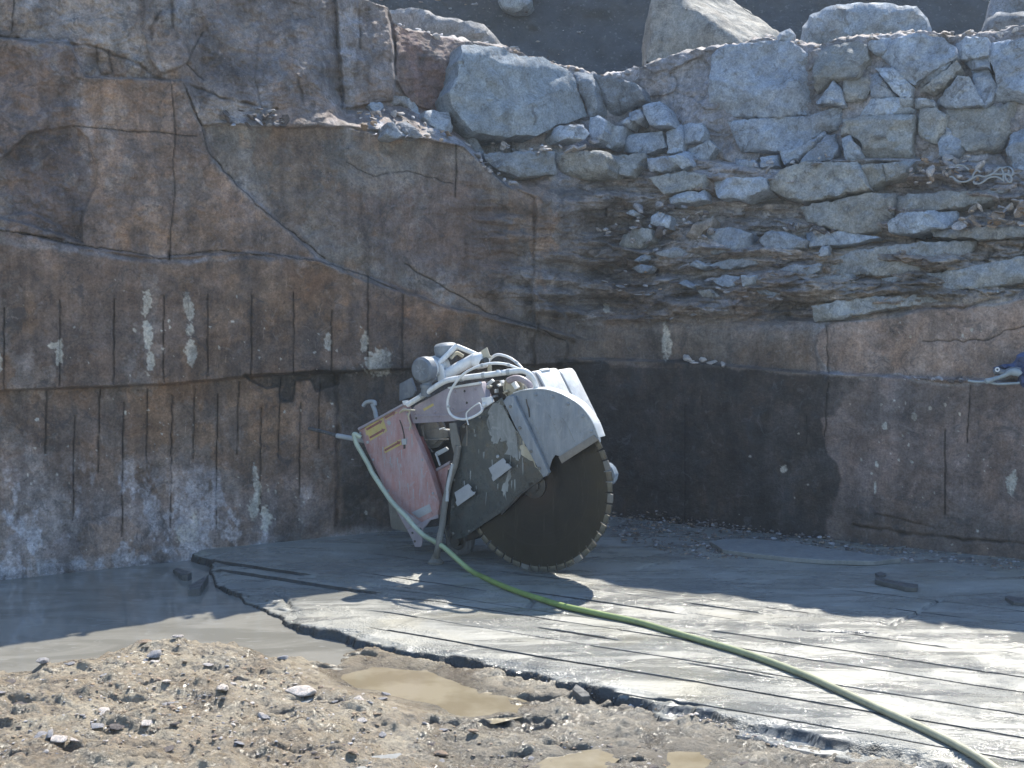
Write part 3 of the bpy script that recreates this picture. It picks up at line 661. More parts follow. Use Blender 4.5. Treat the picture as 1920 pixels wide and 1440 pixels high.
BLOCKS = [  # (label, outline, forward m, thickness, tint, name)
 ("large smooth blue-grey block at the brow, tallest of the right-hand face", z7((170, 310), (240, 255), (400, 240), (600, 235), (700, 295), (735, 430), (720, 560), (738, 590), (700, 648), (450, 660), (280, 650), (150, 600), (150, 470)), .16, .5, G1, 0),
 ("wide tan-grey bed of stone directly under the tall smooth block", z7((250, 685), (450, 668), (680, 660), (890, 600), (895, 690), (870, 735), (790, 740), (690, 820), (560, 845), (430, 850), (330, 850), (290, 760)), .13, .5, G1, 0),
 ("brownish block right of the tall smooth block, with a bright streak on its top edge", z7((742, 315), (800, 268), (980, 235), (1035, 260), (1038, 330), (1000, 370), (990, 430), (900, 448), (850, 450), (760, 520), (738, 430)), .15, .45, B2, 0),
 ("small pale triangular wedge low beside the tall smooth block", z7((752, 580), (850, 457), (905, 515), (905, 582)), .17, .3, G2, 0),
 ("small square block at the brow above the narrow dark cleft", z7((1050, 240), (1160, 215), (1160, 262), (1118, 310), (1085, 302), (1050, 275)), .12, .3, G1, 0),
 ("broad wedge-shaped grey block pointing down from the brow", z7((1170, 232), (1300, 190), (1460, 218), (1530, 262), (1538, 322), (1490, 350), (1400, 395), (1325, 450), (1300, 478), (1192, 380), (1120, 315)), .17, .5, G1, 0),
 ("slanting pale slab wedged under the wedge-shaped block", z7((1092, 388), (1180, 382), (1298, 492), (1268, 545), (1222, 550), (1165, 480)), .16, .35, G2, 0),
 ("tan block beside the dark cleft, above the small square blocks", z7((905, 455), (1030, 440), (1042, 400), (1048, 480), (1028, 550), (912, 572), (908, 512)), .12, .4, B2, 0),
 ("small grey triangle of rock right of the dark cleft", z7((1050, 432), (1100, 412), (1160, 482), (1205, 550), (1064, 552)), .11, .35, G3, 0),
 ("long slanting strip of grey stone leaning up to the right", z7((1340, 512), (1350, 490), (1450, 415), (1535, 345), (1562, 380), (1470, 480), (1410, 520)), .15, .3, B2, 0),
 ("thin grey strip between the wedge block and the slanting strip", z7((1312, 468), (1335, 432), (1480, 352), (1505, 365), (1440, 418), (1340, 500)), .13, .3, G1, 0),
 ("rounded square block high at the right under the brow", z7((1540, 252), (1600, 212), (1710, 215), (1720, 310), (1560, 330), (1535, 292)), .14, .35, G2, 0),
 ("flat layered slice of stone under the rounded square block", z7((1584, 342), (1725, 325), (1730, 378), (1622, 388)), .10, .3, G3, 0),
 ("pale spotted trapezoid block above the long horizontal crack", z7((1420, 590), (1550, 432), (1610, 432), (1688, 588), (1560, 600)), .17, .4, G1, 0),
 ("narrow shield-shaped block leaning on the pale trapezoid block", z7((1625, 395), (1720, 392), (1758, 490), (1738, 560), (1692, 593), (1650, 500)), .15, .35, G1, 0),
 ("big grey block at the right end of the brow", z7((1735, 245), (1900, 222), (2100, 215), (2120, 545), (1960, 558), (1795, 568), (1745, 585), (1772, 490), (1765, 420), (1725, 330)), .16, .55, G1, 0),
 ("flat pale cap of stone over the tan square block", z7((1000, 640), (1062, 560), (1218, 553), (1222, 603), (1308, 612), (1308, 640), (1010, 652)), .12, .35, G2, 0),
 ("large tan square block in the middle of the right face", z7((903, 672), (1000, 657), (1305, 645), (1288, 740), (1280, 900), (1035, 905), (1000, 800), (940, 755), (892, 765)), .18, .5, B2, 0),
 ("small brick-like block left of the crack crossing", z7((1222, 552), (1290, 550), (1292, 602), (1224, 600)), .12, .25, G2, 0),
 ("small brick-like block right of the crack crossing", z7((1312, 556), (1400, 562), (1410, 602), (1314, 602)), .12, .25, G2, 0),
 ("egg-shaped tan block right of the vertical crack", z7((1335, 622), (1420, 610), (1485, 650), (1470, 740), (1432, 810), (1352, 770), (1322, 700)), .14, .35, B2, 0),
 ("wide brown overhung block under the long horizontal crack", z7((1487, 622), (1780, 602), (1900, 562), (1960, 562), (1955, 665), (1835, 765), (1790, 845), (1600, 840), (1480, 720)), .10, .4, B1, 0),
 ("grey triangular slab below the egg-shaped block", z7((1442, 815), (1480, 705), (1595, 845), (1560, 880), (1452, 878)), .12, .3, G3, 0),
 ("blue-grey block at the right edge above the rope", z7((1845, 770), (1965, 665), (2110, 640), (2110, 950), (1865, 945), (1822, 850)), .16, .5, G1, 0),
 ("small leaning pointed stone against the tan square block", z7((894, 790), (935, 762), (1030, 898), (925, 888)), .24, .2, G2, 0),
 ("long block with a pale upper face under the rubble shelf", z7((492, 1035), (560, 950), (700, 912), (980, 915), (1008, 960), (1040, 1058), (680, 1128), (600, 1110), (496, 1065)), .22, .45, B2, 0),
 ("tan squarish block right of the long pale block", z7((1014, 932), (1130, 918), (1150, 1000), (1060, 1048), (1015, 985)), .18, .35, B2, 0),
 ("low brown block under the vertical crack", z7((1134, 922), (1298, 912), (1240, 988), (1152, 1016)), .12, .3, B1, 0),
 ("squat grey block with a rounded underside, left of the long pale block", z7((172, 1032), (250, 1002), (468, 1000), (470, 1068), (420, 1080), (330, 1118), (202, 1110)), .20, .35, G2, 0),
 ("upright grey block in the dark hollow", z7((0, 702), (108, 692), (120, 740), (92, 788), (-20, 806)), .16, .3, G2, 0),
 ("rounded pale block in the dark hollow under the upright one", z7((-10, 852), (50, 840), (150, 790), (178, 830), (130, 918), (0, 940)), .16, .3, G2, 0),
 ("small grey cube on the rubble shelf, leftmost of a pair", z7((300, 890), (400, 902), (420, 944), (300, 950)), .22, .25, G3, 0),
 ("small grey cube on the rubble shelf, rightmost of a pair", z7((440, 890), (530, 872), (530, 930), (440, 935)), .20, .25, G3, 0),
 ("long slab slanting up from the rubble shelf", z7((552, 852), (680, 822), (795, 738), (808, 760), (650, 888), (572, 918)), .19, .2, G1, 0),
 ("blocky slab leaning beside the tan square block", z7((812, 762), (858, 750), (868, 850), (830, 898), (655, 908), (700, 868)), .17, .25, G3, 0),
 ("wide tan bed of stone below the long pale block", z7((672, 1162), (860, 1132), (1060, 1082), (1188, 1092), (1178, 1290), (1000, 1308), (900, 1298), (702, 1248)), .14, .45, B1, 0),
 ("long brown bed under the rope, layered at its top", z7((1195, 1112), (1290, 1092), (1480, 1080), (1800, 1072), (1720, 1140), (1400, 1182), (1185, 1188)), .12, .4, B1, 0),
 ("long pale rounded block left of the flat chips", z7((1155, 1250), (1240, 1192), (1538, 1186), (1560, 1230), (1528, 1270), (1250, 1308), (1160, 1298)), .20, .4, G2, 0),
 ("brown tilted slab standing among the dark rubble", z7((22, 1328), (60, 1272), (158, 1222), (160, 1268), (82, 1338)), .22, .2, (.20, .165, .13), 0),
 ("dark grey rounded block below the brown tilted slab", z7((102, 1380), (130, 1292), (260, 1282), (378, 1312), (350, 1400), (130, 1438)), .14, .35, G3, 0),
 ("low grey block under the loose slates", z7((430, 1350), (480, 1302), (560, 1302), (640, 1330), (700, 1350), (682, 1390), (480, 1400)), .16, .35, G3, 0),
 ("long smooth grey bed right of the loose slates", z7((702, 1312), (900, 1302), (1100, 1332), (1000, 1360), (720, 1388)), .13, .35, G1, 0),
 ("straight brown ledge stone under the flat chips", z7((1400, 1300), (1560, 1282), (2050, 1278), (2050, 1330), (1700, 1340), (1420, 1330)), .14, .35, B1, 0),
 ("huge flat grey slab leaning at the brow, largest block in the middle", z6((672, 330), (682, 256), (880, 262), (1000, 316), (1130, 330), (1288, 408), (1378, 650), (1200, 702), (1100, 758), (900, 760), (740, 738), (625, 600), (618, 512), (662, 420)), .42, .55, (.185, .20, .205), 0),
 ("narrow upright block right of the huge flat slab, past a thin crack", z6((1314, 412), (1412, 412), (1440, 648), (1392, 650)), .20, .4, (.155, .165, .17), 0),
 ("dark grey block right of the narrow upright block", z6((1422, 418), (1560, 442), (1680, 482), (1700, 560), (1560, 648), (1444, 648)), .16, .4, (.14, .152, .165), 0),
 ("grey boulder with a sunlit top beside the huge slab", z6((1198, 750), (1232, 712), (1358, 702), (1388, 760), (1368, 780), (1210, 780)), .36, .25, G2, 0),
 ("upright pointed stone beside the sunlit boulder", z6((1402, 660), (1440, 652), (1498, 690), (1440, 808), (1402, 808)), .30, .22, G2, 0),
 ("grey stone with a pale rim right of the upright pointed stone", z6((1472, 780), (1520, 712), (1588, 712), (1598, 760), (1520, 828), (1452, 808)), .28, .25, G2, 0),
 ("small pale stone lowest of three under the square boulder", z6((1562, 690), (1620, 662), (1650, 690), (1620, 718)), .26, .15, G2, 0),
 ("small tilted stone left of the square boulder", z6((1620, 640), (1680, 622), (1698, 668), (1680, 698), (1632, 680)), .25, .15, G1, 0),
 ("square-faced grey boulder with a white scratch", z6((1692, 600), (1798, 572), (1858, 660), (1850, 698), (1732, 700)), .28, .3, G2, 0),
 ("wide rounded grey block under the square-faced boulder", z6((1572, 810), (1622, 762), (1798, 742), (1828, 828), (1700, 858), (1582, 848)), .22, .3, G1, 0),
 ("long low grey bed block, leftmost of its row under the huge slab", z6((805, 862), (1190, 852), (1200, 930), (1208, 978), (1000, 988), (880, 948), (822, 900)), .24, .4, (.16, .165, .165), 0),
 ("tan block with a pale cut face, second of its row under the huge slab", z6((1204, 862), (1488, 852), (1498, 978), (1380, 1008), (1242, 978)), .24, .4, B2, 0),
 ("tan pentagonal block right of the pale-faced block", z6((1534, 882), (1698, 862), (1708, 892), (1630, 978), (1572, 978)), .22, .3, B2, 0),
 ("grey block tucked behind the pentagonal block", z6((1722, 892), (1850, 882), (1918, 950), (1918, 968), (1742, 958)), .15, .3, G3, 0),
 ("tall grey stone at the left of the dark hollow", z6((1832, 742), (1915, 705), (1915, 845), (1842, 858)), .22, .3, G2, 0),
 ("angular grey stone below the tall stone at the dark hollow", z6((1842, 882), (1950, 858), (1960, 930), (1915, 945)), .2, .25, G2, 0),
 ("wide tan boulder low in the dark hollow", z6((1732, 1002), (1918, 968), (2040, 980), (2030, 1050), (1820, 1088)), .20, .35, B2, 0),
 ("flat grey stone under the wide tan boulder", z6((1842, 1112), (1915, 1088), (2040, 1070), (2050, 1120), (1862, 1142)), .18, .25, G2, 0),
 ("bright pale stone standing out in the dark rubble", z6((1742, 1220), (1790, 1192), (1848, 1220), (1840, 1278), (1742, 1260)), .16, .18, (.27, .285, .30), 0),
 ("small oval pale stone left of the bright pale stone", z6((1602, 1200), (1640, 1182), (1678, 1200), (1642, 1214)), .14, .12, G2, 0),
 ("tan lump of rock under the bright pale stone", z6((1590, 1320), (1690, 1285), (1740, 1290), (1745, 1340), (1640, 1420), (1560, 1400)), .12, .3, B1, 0),
 ("grey sunlit-topped boulder on the rubble ledge of the left wall", z8((1005, 560), (1010, 505), (1120, 510), (1275, 520), (1335, 690), (1310, 760), (1160, 730)), .20, .3, (.22, .225, .225), 0),
 ("small bluish stone at the left end of the rubble ledge", z8((330, 440), (360, 410), (450, 400), (495, 455), (470, 500), (380, 475)), .14, .15, G2, 0),
 ("dark flat stone standing behind the rubble ledge", z8((510, 440), (540, 310), (640, 320), (760, 330), (790, 450), (700, 410)), .08, .15, (.17, .165, .16), 0),
 ("pale leaning splinter behind the rubble ledge", z8((760, 330), (830, 345), (960, 570), (900, 580), (820, 500)), .10, .12, (.24, .24, .235), 0),
 ("dark pyramid stone poking out of the rubble ledge", z8((540, 780), (560, 650), (620, 640), (690, 740), (770, 800), (640, 812)), .20, .2, (.17, .175, .18), 0),
 ("dark sloping stone in the middle of the rubble ledge", z8((700, 650), (780, 630), (880, 700), (960, 800), (800, 800)), .18, .2, (.165, .165, .165), 0),
 ("long slab sliding down the end of the rubble ledge", z8((1390, 760), (1480, 735), (1560, 780), (1700, 1000), (1740, 1110), (1600, 1010), (1440, 880)), .16, .2, G3, 0),
 ("flat grey plate on bare strata near the corner, almost square", [(1390, 518), (1418, 516), (1422, 532), (1393, 535)], .16, .08, G2, 0),
 ("small pale stone on the ledge of the right face, below the loose slates", [(1533, 478), (1541, 464), (1553, 462), (1549, 477)], .16, .1, (.26, .27, .28), 0),
]
def z9(*p): return [(1100 + a / 3.84, 420 + b / 3.84) for a, b in p]
S1, S2 = (.205, .20, .185), (.19, .20, .21)
BLOCKS += [
 ("broad pale sheet of layered rock above the brown band, right of the square plate", [(1543, 492), (1600, 471), (1720, 456), (1830, 452), (1810, 498), (1660, 516), (1548, 511)], .08, .25, S1, 0),
 ("thin wedge of layered rock ending in a point above the dark wet wall", [(1498, 541), (1545, 520), (1600, 515), (1642, 522), (1585, 545), (1512, 551)], .09, .2, S1, 0),
 ("long tan sheet of rock running to the right edge above the brown band", [(1655, 522), (1800, 506), (1920, 480), (2020, 470), (2020, 520), (1760, 545), (1660, 547)], .08, .25, S1, 0),
 ("lowest pale sheet of rock, directly on top of the brown band", [(1524, 574), (1600, 561), (1736, 553), (1758, 568), (1640, 581), (1562, 600), (1528, 602)], .07, .2, S1, 0),
 ("flat pale slab in the bedded rock under the tan lump", z9((505, 215), (620, 175), (728, 190), (730, 232), (600, 238)), .13, .15, S2, 0),
 ("narrow pale slab left of the flat pale slab in the bedded rock", z9((350, 258), (420, 225), (490, 215), (470, 248), (380, 268)), .13, .12, S2, 0),
 ("oval pale stone lowest in the bedded rock by the corner", z9((330, 322), (390, 296), (470, 300), (455, 332), (372, 348)), .12, .12, S2, 0),
 ("two-tone slab sticking out of the bedded rock in the middle", z9((730, 300), (800, 275), (890, 285), (885, 312), (820, 320)), .12, .12, G3, 0),
 ("long low slab of grey rock above the square plate", z9((880, 300), (1010, 262), (1240, 250), (1230, 290), (1000, 322)), .09, .15, S2, 0),
 ("ragged pale ledge of rock right of the square plate", z9((1370, 380), (1330, 340), (1480, 300), (1690, 290), (1660, 345), (1480, 405)), .08, .2, S2, 0),
 ("wide dark slab under the square plate", z9((1230, 480), (1330, 430), (1440, 480), (1420, 510), (1260, 505)), .08, .2, G3, 0),
 ("small brown and pale stone deep in the bedded rock", z9((805, 490), (880, 475), (950, 510), (930, 548), (840, 525)), .11, .12, S1, 0),
 ("pale sliver of stone in the reddish bedded rock", z9((655, 425), (720, 415), (800, 440), (780, 462), (700, 440)), .11, .1, S2, 0),
 ("upper of the grey slabs left of the square plate", z9((900, 400), (1010, 372), (1105, 385), (1110, 440), (980, 450)), .08, .2, G3, 0),
]
for i, (label, poly, add, th, tint, _) in enumerate(BLOCKS):
    me = block_mesh("rock_block", poly, add * .8, th, 500 + i * 7, tint, rnd=2.4, facets=2, tilt=.04, step=4 if len(poly) < 14 else 6)
    obj("rock_block", me, None, label, "rock", GRP_R if poly[0][0] > 1000 else "stones on the left wall")

# boulders standing on the terrace above the brow
def facing(u, v, y):                                          # a point y metres off, facing the pit
    d = ray(u, v); return (CAM + d * (y / d[1]), np.array([-.2, -.98, 0]))
def boulder(label, poly, y, th, tint, seed, rnd=14, bn=.15):
    c = np.mean(poly, 0)
    me = block_mesh("boulder", poly, 0, th, seed, tint, rnd=rnd, tilt=.04, step=6, place=facing(c[0], c[1], y), bn=bn, rough=.02)
    obj("boulder", me, None, label, "boulder", "boulders on the terrace")
boulder("long rounded pale boulder resting on the brow of the right face", [(1503, 72), (1506, 50), (1520, 30), (1560, 11), (1640, 6), (1715, 12), (1738, 35), (1746, 55), (1738, 90), (1500, 90)], 11.3, .7, (.235, .25, .26), 31, rnd=18)
boulder("flat tan slab lying behind the brow, left of the scree", [(728, 20), (760, 15), (800, 20), (832, 34), (880, 40), (908, 46), (926, 66), (931, 90), (928, 130), (740, 80)], 11.8, .8, (.19, .175, .16), 37, rnd=10)
boulder("dark rounded boulder at the top right corner", [(1856, 34), (1860, 0), (1872, -45), (1990, -50), (2010, 20), (1990, 60), (1880, 60)], 11.2, .8, (.165, .165, .17), 41)
boulder("pale boulder sticking out of the scree at the top edge", [(934, 4), (944, 16), (962, 21), (984, 17), (994, 2), (990, -18), (945, -20)], 15.0, .4, (.22, .225, .22), 43, rnd=8)
boulder("small light stone at the foot of the big pointed boulder", [(1459, 78), (1464, 62), (1480, 56), (1491, 66), (1489, 80)], 10.9, .2, (.24, .25, .26), 47, rnd=8)
boulder("dark round stone at the edge, under the top right boulder", [(1840, 62), (1850, 36), (1870, 25), (1990, 20), (1990, 70), (1860, 66)], 10.9, .4, (.15, .15, .15), 53)
def hull_rock(name, P, tint, seed, sub=5, amp=.035):
    bm = bmesh.new()
    for q in P: bm.verts.new(q)
    bmesh.ops.convex_hull(bm, input=bm.verts)
    bmesh.ops.triangulate(bm, faces=bm.faces)
    bmesh.ops.bevel(bm, geom=list(bm.edges), offset=.03, segments=1, affect='EDGES', profile=.5)
    bmesh.ops.triangulate(bm, faces=bm.faces)
    for k in range(sub):
        lg = [e for e in bm.edges if e.calc_length() > .05]
        if not lg: break
        bmesh.ops.subdivide_edges(bm, edges=lg, cuts=1); bmesh.ops.triangulate(bm, faces=bm.faces)
    bm.normal_update()
    V = np.array([v.co for v in bm.verts]); N = np.array([v.normal for v in bm.verts])
    V = V + N * (amp * fbm(V[:, 0] * 3.5, V[:, 1] * 3.5, V[:, 2] * 3.5, oct=4, seed=seed))[:, None]
    for v, q in zip(bm.verts, V): v.co = q
    F = [[v.index for v in f.verts] for f in bm.faces]
    bm.free()
    return mesh_from(name, V, F, M['rock'], np.tile(np.array(tint), (len(V), 1)), sharp=40)
def at(u, v, y): d = ray(u, v); return CAM + d * (y / d[1])
pk = [at(1207, 130, 12.0), at(1210, 76, 12.0), at(1222, 40, 12.1), at(1232, -40, 12.2), at(1262, -30, 12.2), at(1300, 20, 11.9), at(1392, 84, 11.7), at(1400, 130, 11.7), at(1250, -62, 13.2), at(1320, -36, 13.2), at(1372, 14, 13.0), at(1420, 36, 12.9), at(1468, 64, 12.7), at(1470, 120, 12.6), at(1215, 120, 13.4), at(1440, 120, 13.2)]
obj("boulder", hull_rock("boulder", pk, (.185, .170, .145), 71), None, "big pointed boulder with a sunlit sloping top and brown shaded side", "boulder", "boulders on the terrace")

# ------------------------------------------------------------------ loose stones
def stone_variant(seed, flat, n=14):
    rg = np.random.default_rng(seed)
    P = rg.normal(0, 1, (n, 3)); P /= np.linalg.norm(P, axis=1)[:, None]
    P *= rg.uniform(.8, 1.1, (n, 1)); P[:, 2] *= flat; P[:, 1] *= rg.uniform(.55, .85)
    bm = bmesh.new()
    for q in P: bm.verts.new(q)
    r = bmesh.ops.convex_hull(bm, input=bm.verts)
    bmesh.ops.delete(bm, geom=[v for v in bm.verts if not v.link_faces], context='VERTS')
    bmesh.ops.dissolve_limit(bm, angle_limit=R(14), verts=bm.verts, edges=bm.edges)
    bmesh.ops.bevel(bm, geom=list(bm.edges), offset=.07, segments=1, affect='EDGES', clamp_overlap=True)
    bmesh.ops.triangulate(bm, faces=bm.faces)
    bm.verts.index_update()
    V = np.array([v.co for v in bm.verts]); F = np.array([[v.index for v in f.verts] for f in bm.faces]); bm.free()
    return V, F
TINTS = {'grey': (.20, .215, .23), 'pale': (.30, .305, .30), 'dark': (.085, .08, .078), 'brown': (.20, .165, .125), 'mud': (.21, .178, .13), 'white': (.38, .375, .35)}
VAR = [stone_variant(200 + i, f) for i, f in enumerate((.22, .3, .42, .6, .18, .5))]
STONE_ME = {(i, k): mesh_from("stone", V, F, M['chip'], np.tile(np.array(c), (len(V), 1)), sharp=25) for k, c in TINTS.items() for i, (V, F) in enumerate(VAR)}
rs = random.Random(11)
PENDING = []
def stone(pos, size, tint, label, group, cat="stone", flat=None, rot=None, name="stone", tilt=.35, keep=False):
    i = rs.randrange(len(VAR)) if flat is None else rs.choice(flat)
    sc = (size * rs.uniform(.8, 1.25), size * rs.uniform(.8, 1.2), size * rs.uniform(.8, 1.25))
    ro = rot or (rs.gauss(0, tilt), rs.gauss(0, tilt), rs.uniform(0, 6.28))
    PENDING.append((size / np.linalg.norm(np.asarray(pos) - CAM) + (9 if keep else 0), i, tint, tuple(map(float, pos)), sc, ro, label, group, cat, name))
def finish_stones(most=285):
    PENDING.sort(key=lambda q: -q[0])
    for _, i, tint, pos, sc, ro, label, group, cat, name in PENDING[:most]:
        o = obj(name, STONE_ME[(i, tint)], None, label, cat, group)
        o.location = pos; o.scale = sc; o.rotation_euler = ro
    Vs, Fs, Ts = {}, {}, {}
    for _, i, tint, pos, sc, ro, label, group, cat, name in PENDING[most:]:
        V, F = VAR[i]; m = np.array(Matrix.LocRotScale(Vector(pos), __import__("mathutils").Euler(ro), Vector(sc)))
        key = "mud_gravel" if "mud" in group else "hill_gravel" if "scree" in group else "ledge_gravel"
        b = sum(len(q) for q in Vs.get(key, []))
        Vs.setdefault(key, []).append(V @ m[:3, :3].T + m[:3, 3]); Fs.setdefault(key, []).append(F + b); Ts.setdefault(key, []).append(np.tile(np.array(TINTS[tint]), (len(V), 1)))
    for key in Vs:
        obj(key, mesh_from(key, np.concatenate(Vs[key]), np.concatenate(Fs[key]), M['chip'], np.concatenate(Ts[key]), smoothed=False), kind='stuff')
def in_poly(poly):
    xs = [p[0] for p in poly]; ys = [p[1] for p in poly]
    while True:
        u, v = rs.uniform(min(xs), max(xs)), rs.uniform(min(ys), max(ys))
        if sdpoly(np.array([u]), np.array([v]), poly)[0] > 0: return u, v
def wall_stones(poly, n, lo, hi, tints, label, group, add=.02, flat=None, tilt=.45):
    for i in range(n):
        u, v = in_poly(poly); sz = lo * (hi / lo) ** (rs.random() ** 1.6)
        stone(wall_pt(u, v, add + sz * .3), sz, rs.choice(tints), label, group, flat=flat, tilt=tilt)
wall_stones([(408, 236), (420, 204), (500, 200), (548, 226), (540, 237)], 34, .02, .06, ['dark', 'dark', 'grey'], "dark slate chip heaped on the small ledge of the left wall", "slate chips on the left ledge", .03, [0, 1, 4])
wall_stones([(656, 232), (672, 205), (740, 205), (800, 225), (872, 262), (880, 275), (760, 256), (700, 252)], 46, .018, .06, ['pale', 'grey', 'pale', 'brown'], "broken chip in the sunlit rubble on the ledge of the left wall", "rubble on the sunlit ledge", .05, [0, 1, 2, 4])
wall_stones([(880, 272), (950, 340), (990, 355), (960, 345), (900, 310)], 14, .02, .06, ['grey', 'pale'], "grey chip sliding down the slope at the end of the sunlit ledge", "chips on the slope", .05)
wall_stones([(900, 285), (910, 268), (1010, 270), (1130, 262), (1120, 285), (1000, 290)], 22, .025, .08, ['pale', 'grey', 'grey'], "loose slate lying in the gap below the huge flat slab", "slates below the huge slab", .20, [0, 1, 4])
for i in range(62):
    u = rs.uniform(738, 1300) if i % 3 else rs.uniform(1060, 1230)
    stone(wall_pt(u, float(vtop(u)) + rs.uniform(-3, 4), rs.uniform(-.25, .02)), rs.uniform(.015, .05), rs.choice(['pale', 'grey', 'grey', 'brown']), "small chip on the sunlit brow above the middle of the pit", "chips along the middle brow")
for i in range(70):
    u = rs.uniform(1420, 1925)
    stone(wall_pt(u, float(vtop(u)) + rs.uniform(-4, 7), rs.uniform(-.3, .08)), rs.uniform(.018, .065), rs.choice(['pale', 'grey', 'white', 'brown']), "small chip scattered on the brow of the right face", "chips along the right brow")
wall_stones([(1395, 300), (1420, 292), (1560, 290), (1550, 306), (1420, 322)], 20, .02, .06, ['grey', 'pale'], "grey chip on the rubble shelf under the tall smooth block", "chips on the rubble shelf", .22)
wall_stones([(1700, 330), (1720, 290), (1800, 285), (1880, 320), (1860, 345), (1720, 345)], 46, .02, .07, ['grey', 'grey', 'pale', 'brown'], "loose stone around the tangled rope on the right face", "stones around the rope", .16)
wall_stones([(1795, 424), (1800, 398), (1860, 375), (1930, 375), (1930, 424)], 34, .025, .085, ['pale', 'grey', 'pale', 'brown'], "flat pale chip heaped on the ledge at the right edge", "flat chips at the right edge", .17, [0, 1, 4])
wall_stones([(1120, 430), (1180, 395), (1260, 380), (1330, 400), (1340, 440), (1240, 470), (1150, 460)], 46, .02, .075, ['grey', 'dark', 'pale', 'grey'], "stone in the dark rubble pocket near the corner", "rubble in the dark pocket", .13)
wall_stones([(1140, 460), (1560, 470), (1500, 560), (1250, 600), (1120, 560)], 60, .02, .07, ['grey', 'grey', 'brown', 'dark'], "flat stone sticking out of the bedded rock near the corner", "stones in the bedded rock", .06, [0, 1, 4], .15)
wall_stones([(1450, 430), (1470, 415), (1570, 424), (1580, 440), (1500, 440)], 20, .02, .06, ['grey', 'dark', 'pale'], "loose slate on the low shelf in the middle of the right face", "slates on the low shelf", .12, [0, 1, 4])
wall_stones([(1690, 712), (1700, 706), (1850, 712), (1850, 718)], 22, .012, .035, ['grey', 'pale', 'dark'], "tiny chip on the long cut ledge of the right face", "chips on the cut ledge", .03)
for u, v in [(1288, 672), (1296, 678), (1303, 680), (1318, 674), (1333, 680), (1355, 684)]:
    stone(wall_pt(u, v, .06), rs.uniform(.025, .05), 'pale', "small pale stone standing on the cut ledge near the corner", "pale stones on the cut ledge")
# stones on the scree
for i in range(58):
    X = rs.uniform(-3.6, 6); D = rs.uniform(.35, 2.2)
    o = stone((X, 14.6 - .18 * abs(X - .5) + D * .5 - .02, 3.25 + D * .87), rs.choice([.03, .04, .05, .06, .12]), rs.choice(['grey', 'grey', 'pale', 'brown']), "light stone half buried in the dark scree slope behind the brow", "stones in the scree")
hx = np.random.default_rng(8); hX = hx.uniform(-4, 7, 900); hD = hx.uniform(0, 3.4, 900) ** 1.1; hs = .012 * 5 ** (hx.random(900) ** 2.6)
scatter_later = [("hill_rubble", list(zip(hX, 14.6 - .18 * np.abs(hX - .5) + .5 * fbm(hX / 3, hX * 0, oct=2, seed=61) + hD * .5 - .03, 3.25 + hD * .87)), list(hs), ['grey', 'dark', 'grey', 'brown', 'pale'])]
# stones on the mud bank
def ground_z(x, y): return float(mud_height(np.array([x]), np.array([y]))[0])
MUDPOLY = [(-20, 1300), (30, 1262), (200, 1245), (330, 1212), (520, 1245), (640, 1275), (760, 1330), (1000, 1350), (1250, 1380), (1500, 1445), (-20, 1450)]
cnt = 0
while cnt < 210:
    u, v = in_poly(MUDPOLY); g = gz(u, v, -.02)
    if any(sdpoly(np.array([g[0]]), np.array([g[1]]), q)[0] > -.02 for q in PUDW): continue
    if u > 700 and rs.random() < .6: continue
    sz = .010 * (5 ** (rs.random() ** 2.2))
    k = rs.choice(['grey', 'grey', 'white', 'mud', 'dark', 'mud', 'pale', 'brown'])
    nm = {'grey': 'grey', 'white': 'whitish', 'mud': 'mud-coloured', 'dark': 'blackish', 'pale': 'pale', 'brown': 'brown'}[k]
    stone((g[0], g[1], ground_z(g[0], g[1]) + sz * .12), sz, k, "small %s stone lying on the sunlit mud bank" % nm, "small stones on the mud bank", flat=[0, 1, 4, 0, 2], tilt=.16); cnt += 1
for u, v, sz, k, lab in [(292, 1250, .055, 'grey', "rounded grey stone alone near the crest of the mud bank"), (566, 1308, .085, 'white', "broad pale stone sunk in a dark hollow of the mud"), (722, 1281, .022, 'grey', "small grey stone standing in the edge of the beige puddle"), (180, 1384, .045, 'grey', "grey stone low at the left of the mud bank"), (110, 1412, .06, 'white', "whitish stone near the bottom left corner"), (75, 1400, .045, 'grey', "grey angular stone beside the whitish stone at bottom left"), (328, 1390, .028, 'dark', "black stone in the middle of the mud bank"), (420, 1325, .05, 'white', "long pale flat stone across the mud bank"), (275, 1375, .04, 'white', "flat white stone left of the black stone"), (215, 1247, .03, 'dark', "dark stone at the water's edge on the left"), (225, 1222, .03, 'dark', "black stone on the left shoulder of the bank"), (80, 1250, .045, 'grey', "flat dark-edged slate at the pool's edge far left"), (335, 1200, .03, 'pale', "pale chip on the very crest of the bank"), (1395, 1408, .03, 'dark', "dark stone beside the lower broken edge of the slab floor"), (1425, 1424, .022, 'dark', "small dark stone at the lower broken edge of the slab floor")]:
    g = gz(u, v, .0); stone((g[0], g[1], ground_z(g[0], g[1]) + sz * .25), sz, k, lab, "single stones on the mud bank", keep=True, flat=[1, 2, 5] if sz > .026 and k != 'white' else [0, 1], tilt=.12)
